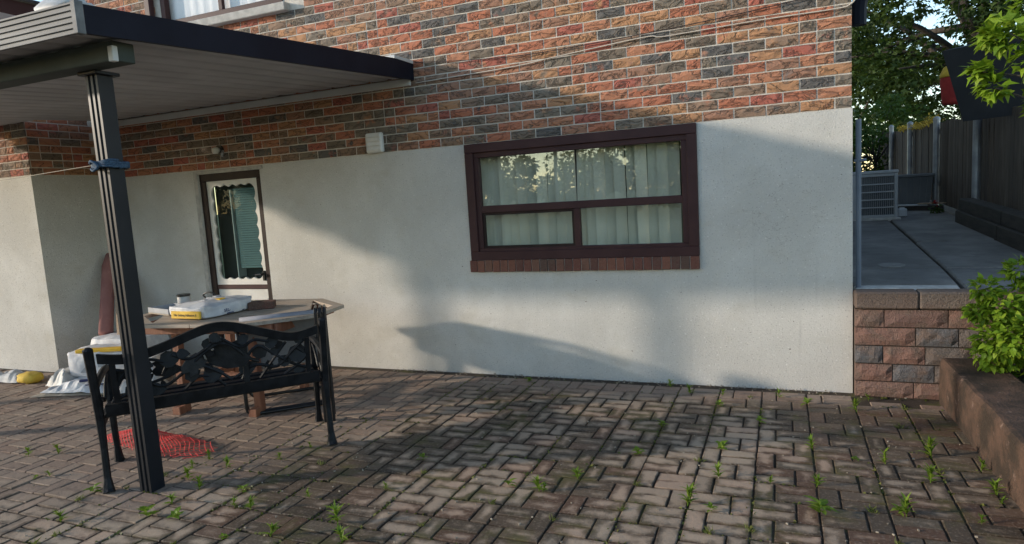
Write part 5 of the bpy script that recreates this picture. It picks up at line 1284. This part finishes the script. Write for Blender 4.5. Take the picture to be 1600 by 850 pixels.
# air conditioner
AB = (1.04, 4.75, terr(4.4))
ac = root('air_conditioner', 'grey outdoor air conditioner with wire grille beside the house', 'air conditioner', AB)
part('base_pad', MB().bbox(-0.36, 0.34, -0.36, 0.34, -0.02, 0.03, 0.006), 'pale_concrete', ac)
part('coil', MB().box(-0.27, 0.27, -0.27, 0.27, 0.04, 0.585), 'ac_dark', ac)
part('lid', MB().bbox(-0.32, 0.32, -0.32, 0.32, 0.585, 0.625, 0.008), 'ac', ac)
part('cabinet', MB().bbox(-0.31, -0.14, -0.31, -0.275, 0.03, 0.584, 0.004).bbox(0.275, 0.312, -0.312, -0.275, 0.03, 0.584, 0.004).bbox(-0.139, 0.274, -0.31, -0.275, 0.03, 0.065, 0.003).bbox(-0.139, 0.274, -0.31, -0.275, 0.55, 0.584, 0.003)
     .bbox(-0.31, -0.275, -0.274, 0.31, 0.03, 0.584, 0.004), 'ac', ac)
g = MB()
for i in range(19): x = -0.13 + 0.4 * i / 18; g.bbox(x - 0.003, x + 0.003, -0.300, -0.294, 0.066, 0.549, 0.001)
for i in range(4): z = 0.16 + 0.098 * i; g.bbox(-0.138, 0.273, -0.307, -0.301, z - 0.008, z + 0.008, 0.001)
part('grille', g, 'ac', ac)
# storage bin and clutter beyond it
bn = root('storage_bin', 'grey ribbed plastic bin standing behind the air conditioner', 'bin', (1.78, 6.2, terr(6.2)))
g = MB(); W0, W1, Hh = 0.19, 0.23, 0.44
g.add([(-W0, -W0, 0), (W0, -W0, 0), (W0, W0, 0), (-W0, W0, 0), (-W1, -W1, Hh), (W1, -W1, Hh), (W1, W1, Hh), (-W1, W1, Hh)], [(0, 3, 2, 1), (0, 1, 5, 4), (1, 2, 6, 5), (2, 3, 7, 6), (3, 0, 4, 7), (4, 5, 6, 7)])
part('tub', g, 'bin', bn); part('rim', MB().bbox(-0.25, 0.25, -0.25, 0.25, 0.425, 0.465, 0.006), 'bin', bn)
for i in range(5):
    x = -0.15 + 0.075 * i; g = MB(); g.add([(x - .012, -W0 - 0.012, 0.02), (x + .012, -W0 - 0.012, 0.02), (x * 1.15 + .012, -W1 - 0.010, 0.42), (x * 1.15 - .012, -W1 - 0.010, 0.42), (x - .012, -W0 + .01, 0.02), (x + .012, -W0 + .01, 0.02), (x * 1.15 + .012, -W1 + .02, 0.42), (x * 1.15 - .012, -W1 + .02, 0.42)], [(0, 1, 2, 3), (1, 5, 6, 2), (4, 0, 3, 7)]); part('rib', g, 'bin', bn)
wb = root('white_block', 'small white plastic block on the path beside the air conditioner', 'block', (1.44, 4.75, terr(4.75)), R(10)); part('body', MB().bbox(-0.055, 0.055, -0.04, 0.04, 0, 0.105, 0.012), 'white_panel', wb); part('cap', MB().bbox(-0.03, 0.03, -0.02, 0.02, 0.1055, 0.118, 0.003), 'white', wb)
lb = root('stacked_boards', 'white and tan boards lying against the fence past the bin', 'boards', (1.78, 5.5, terr(5.5)), R(-28))
part('board', MB().bbox(-0.28, 0.26, -0.06, 0.06, 0.0, 0.06, 0.004), 'dark_wood', lb); part('board', MB().bbox(-0.30, 0.10, -0.05, 0.05, 0.062, 0.082, 0.003), 'white_panel', lb); part('board', MB().bbox(-0.02, 0.30, -0.07, 0.03, 0.084, 0.10, 0.003), 'board', lb)
fl = root('red_flower', 'small red flowering plant at the foot of the fence', 'plant', (1.86, 5.0, terr(5.0)))
g = MB(); rr = random.Random(77)
for k in range(60): leaf_add(g, Vector((rr.gauss(0, .04), rr.gauss(0, .04), rr.uniform(.0, .09))), rv(rr), Vector((0, 0, 1)), .05, .03)
part('foliage', g, 'leaf_dark', fl); g = MB()
for k in range(26): leaf_add(g, Vector((rr.gauss(0, .018), rr.gauss(0, .018), .13 + rr.gauss(0, .012))), rv(rr) + Vector((0, 0, .6)), Vector((0, 0, 1)), .035, .025)
part('blossom', g, 'red_cloth', fl)
# neighbour's black roof edge over the fence, with a red and yellow lantern hanging behind
nr = root('shed_roof', 'black tilted shed roof jutting over the fence under the maple leaves', 'shed', (1.78, 3.2, 0.88))
Q = [(1.566, 2.743), (1.79, 2.776), (1.985, 2.078), (1.764, 2.002)]
g = MB(); vs_ = [(x, 3.2, z) for x, z in Q] + [(x + 0.75, 2.85, z + 0.02) for x, z in Q]
g.add(vs_, [(3, 2, 1, 0), (4, 5, 6, 7), (0, 1, 5, 4), (1, 2, 6, 5), (2, 3, 7, 6), (3, 0, 4, 7)]); part('roof_slab', g, 'black_cloth', nr, (1.78, 3.2, 0.88))
g = MB()
for i in range(14):
    t_ = (i + .5) / 14; x = 1.79 + (1.985 - 1.79) * t_; z = 2.776 + (2.078 - 2.776) * t_; g.bbox(x - .004, x + .012, 3.17, 3.205, z - .012, z + .012, .002)
part('edge_stitching', g, 'tube', nr, (1.78, 3.2, 0.88))
g = MB(); g.tube([(2.30, 3.02, 0.80), (2.30, 3.02, 2.3)], 0.035, 10); part('support', g, 'black_cloth', nr, (1.78, 3.2, 0.88))
ln = root('lantern', 'red lantern with yellow top hanging behind the black roof edge', 'lantern', (2.08, 5.2, 2.36))
g = MB(); g.tube([(0, 0, -0.01), (0, 0, 0.02), (0, 0, 0.30), (0, 0, 0.34)], [0.115, 0.13, 0.155, 0.15], 16); part('shade', g, 'red_cloth', ln, None, True)
g = MB(); g.tube([(0, 0, 0.335), (0, 0, 0.37), (0, 0, 0.46), (0, 0, 0.52)], [0.16, 0.16, 0.12, 0.03], 16); part('crown', g, 'yellow_cloth', ln, None, True)
g = MB(); g.tube([(0, 0, 0.52), (0.1, 0, 2.2)], 0.004, 5); part('cord', g, 'cable_dark', ln)
# thin disc standing for a faint pale stain on the slabs
dc = root('stain_disc', 'round pale stain on the concrete path', 'stain', (0.82, 1.0, terr(1.0)))
g = MB(); g.tube([(0, 0, -0.01), (0, 0, 0.004), (0, 0, 0.006)], [0.10, 0.10, 0.094], 24); part('plate', g, 'cover', dc); dc.rotation_euler = (math.atan(SL), 0, 0)
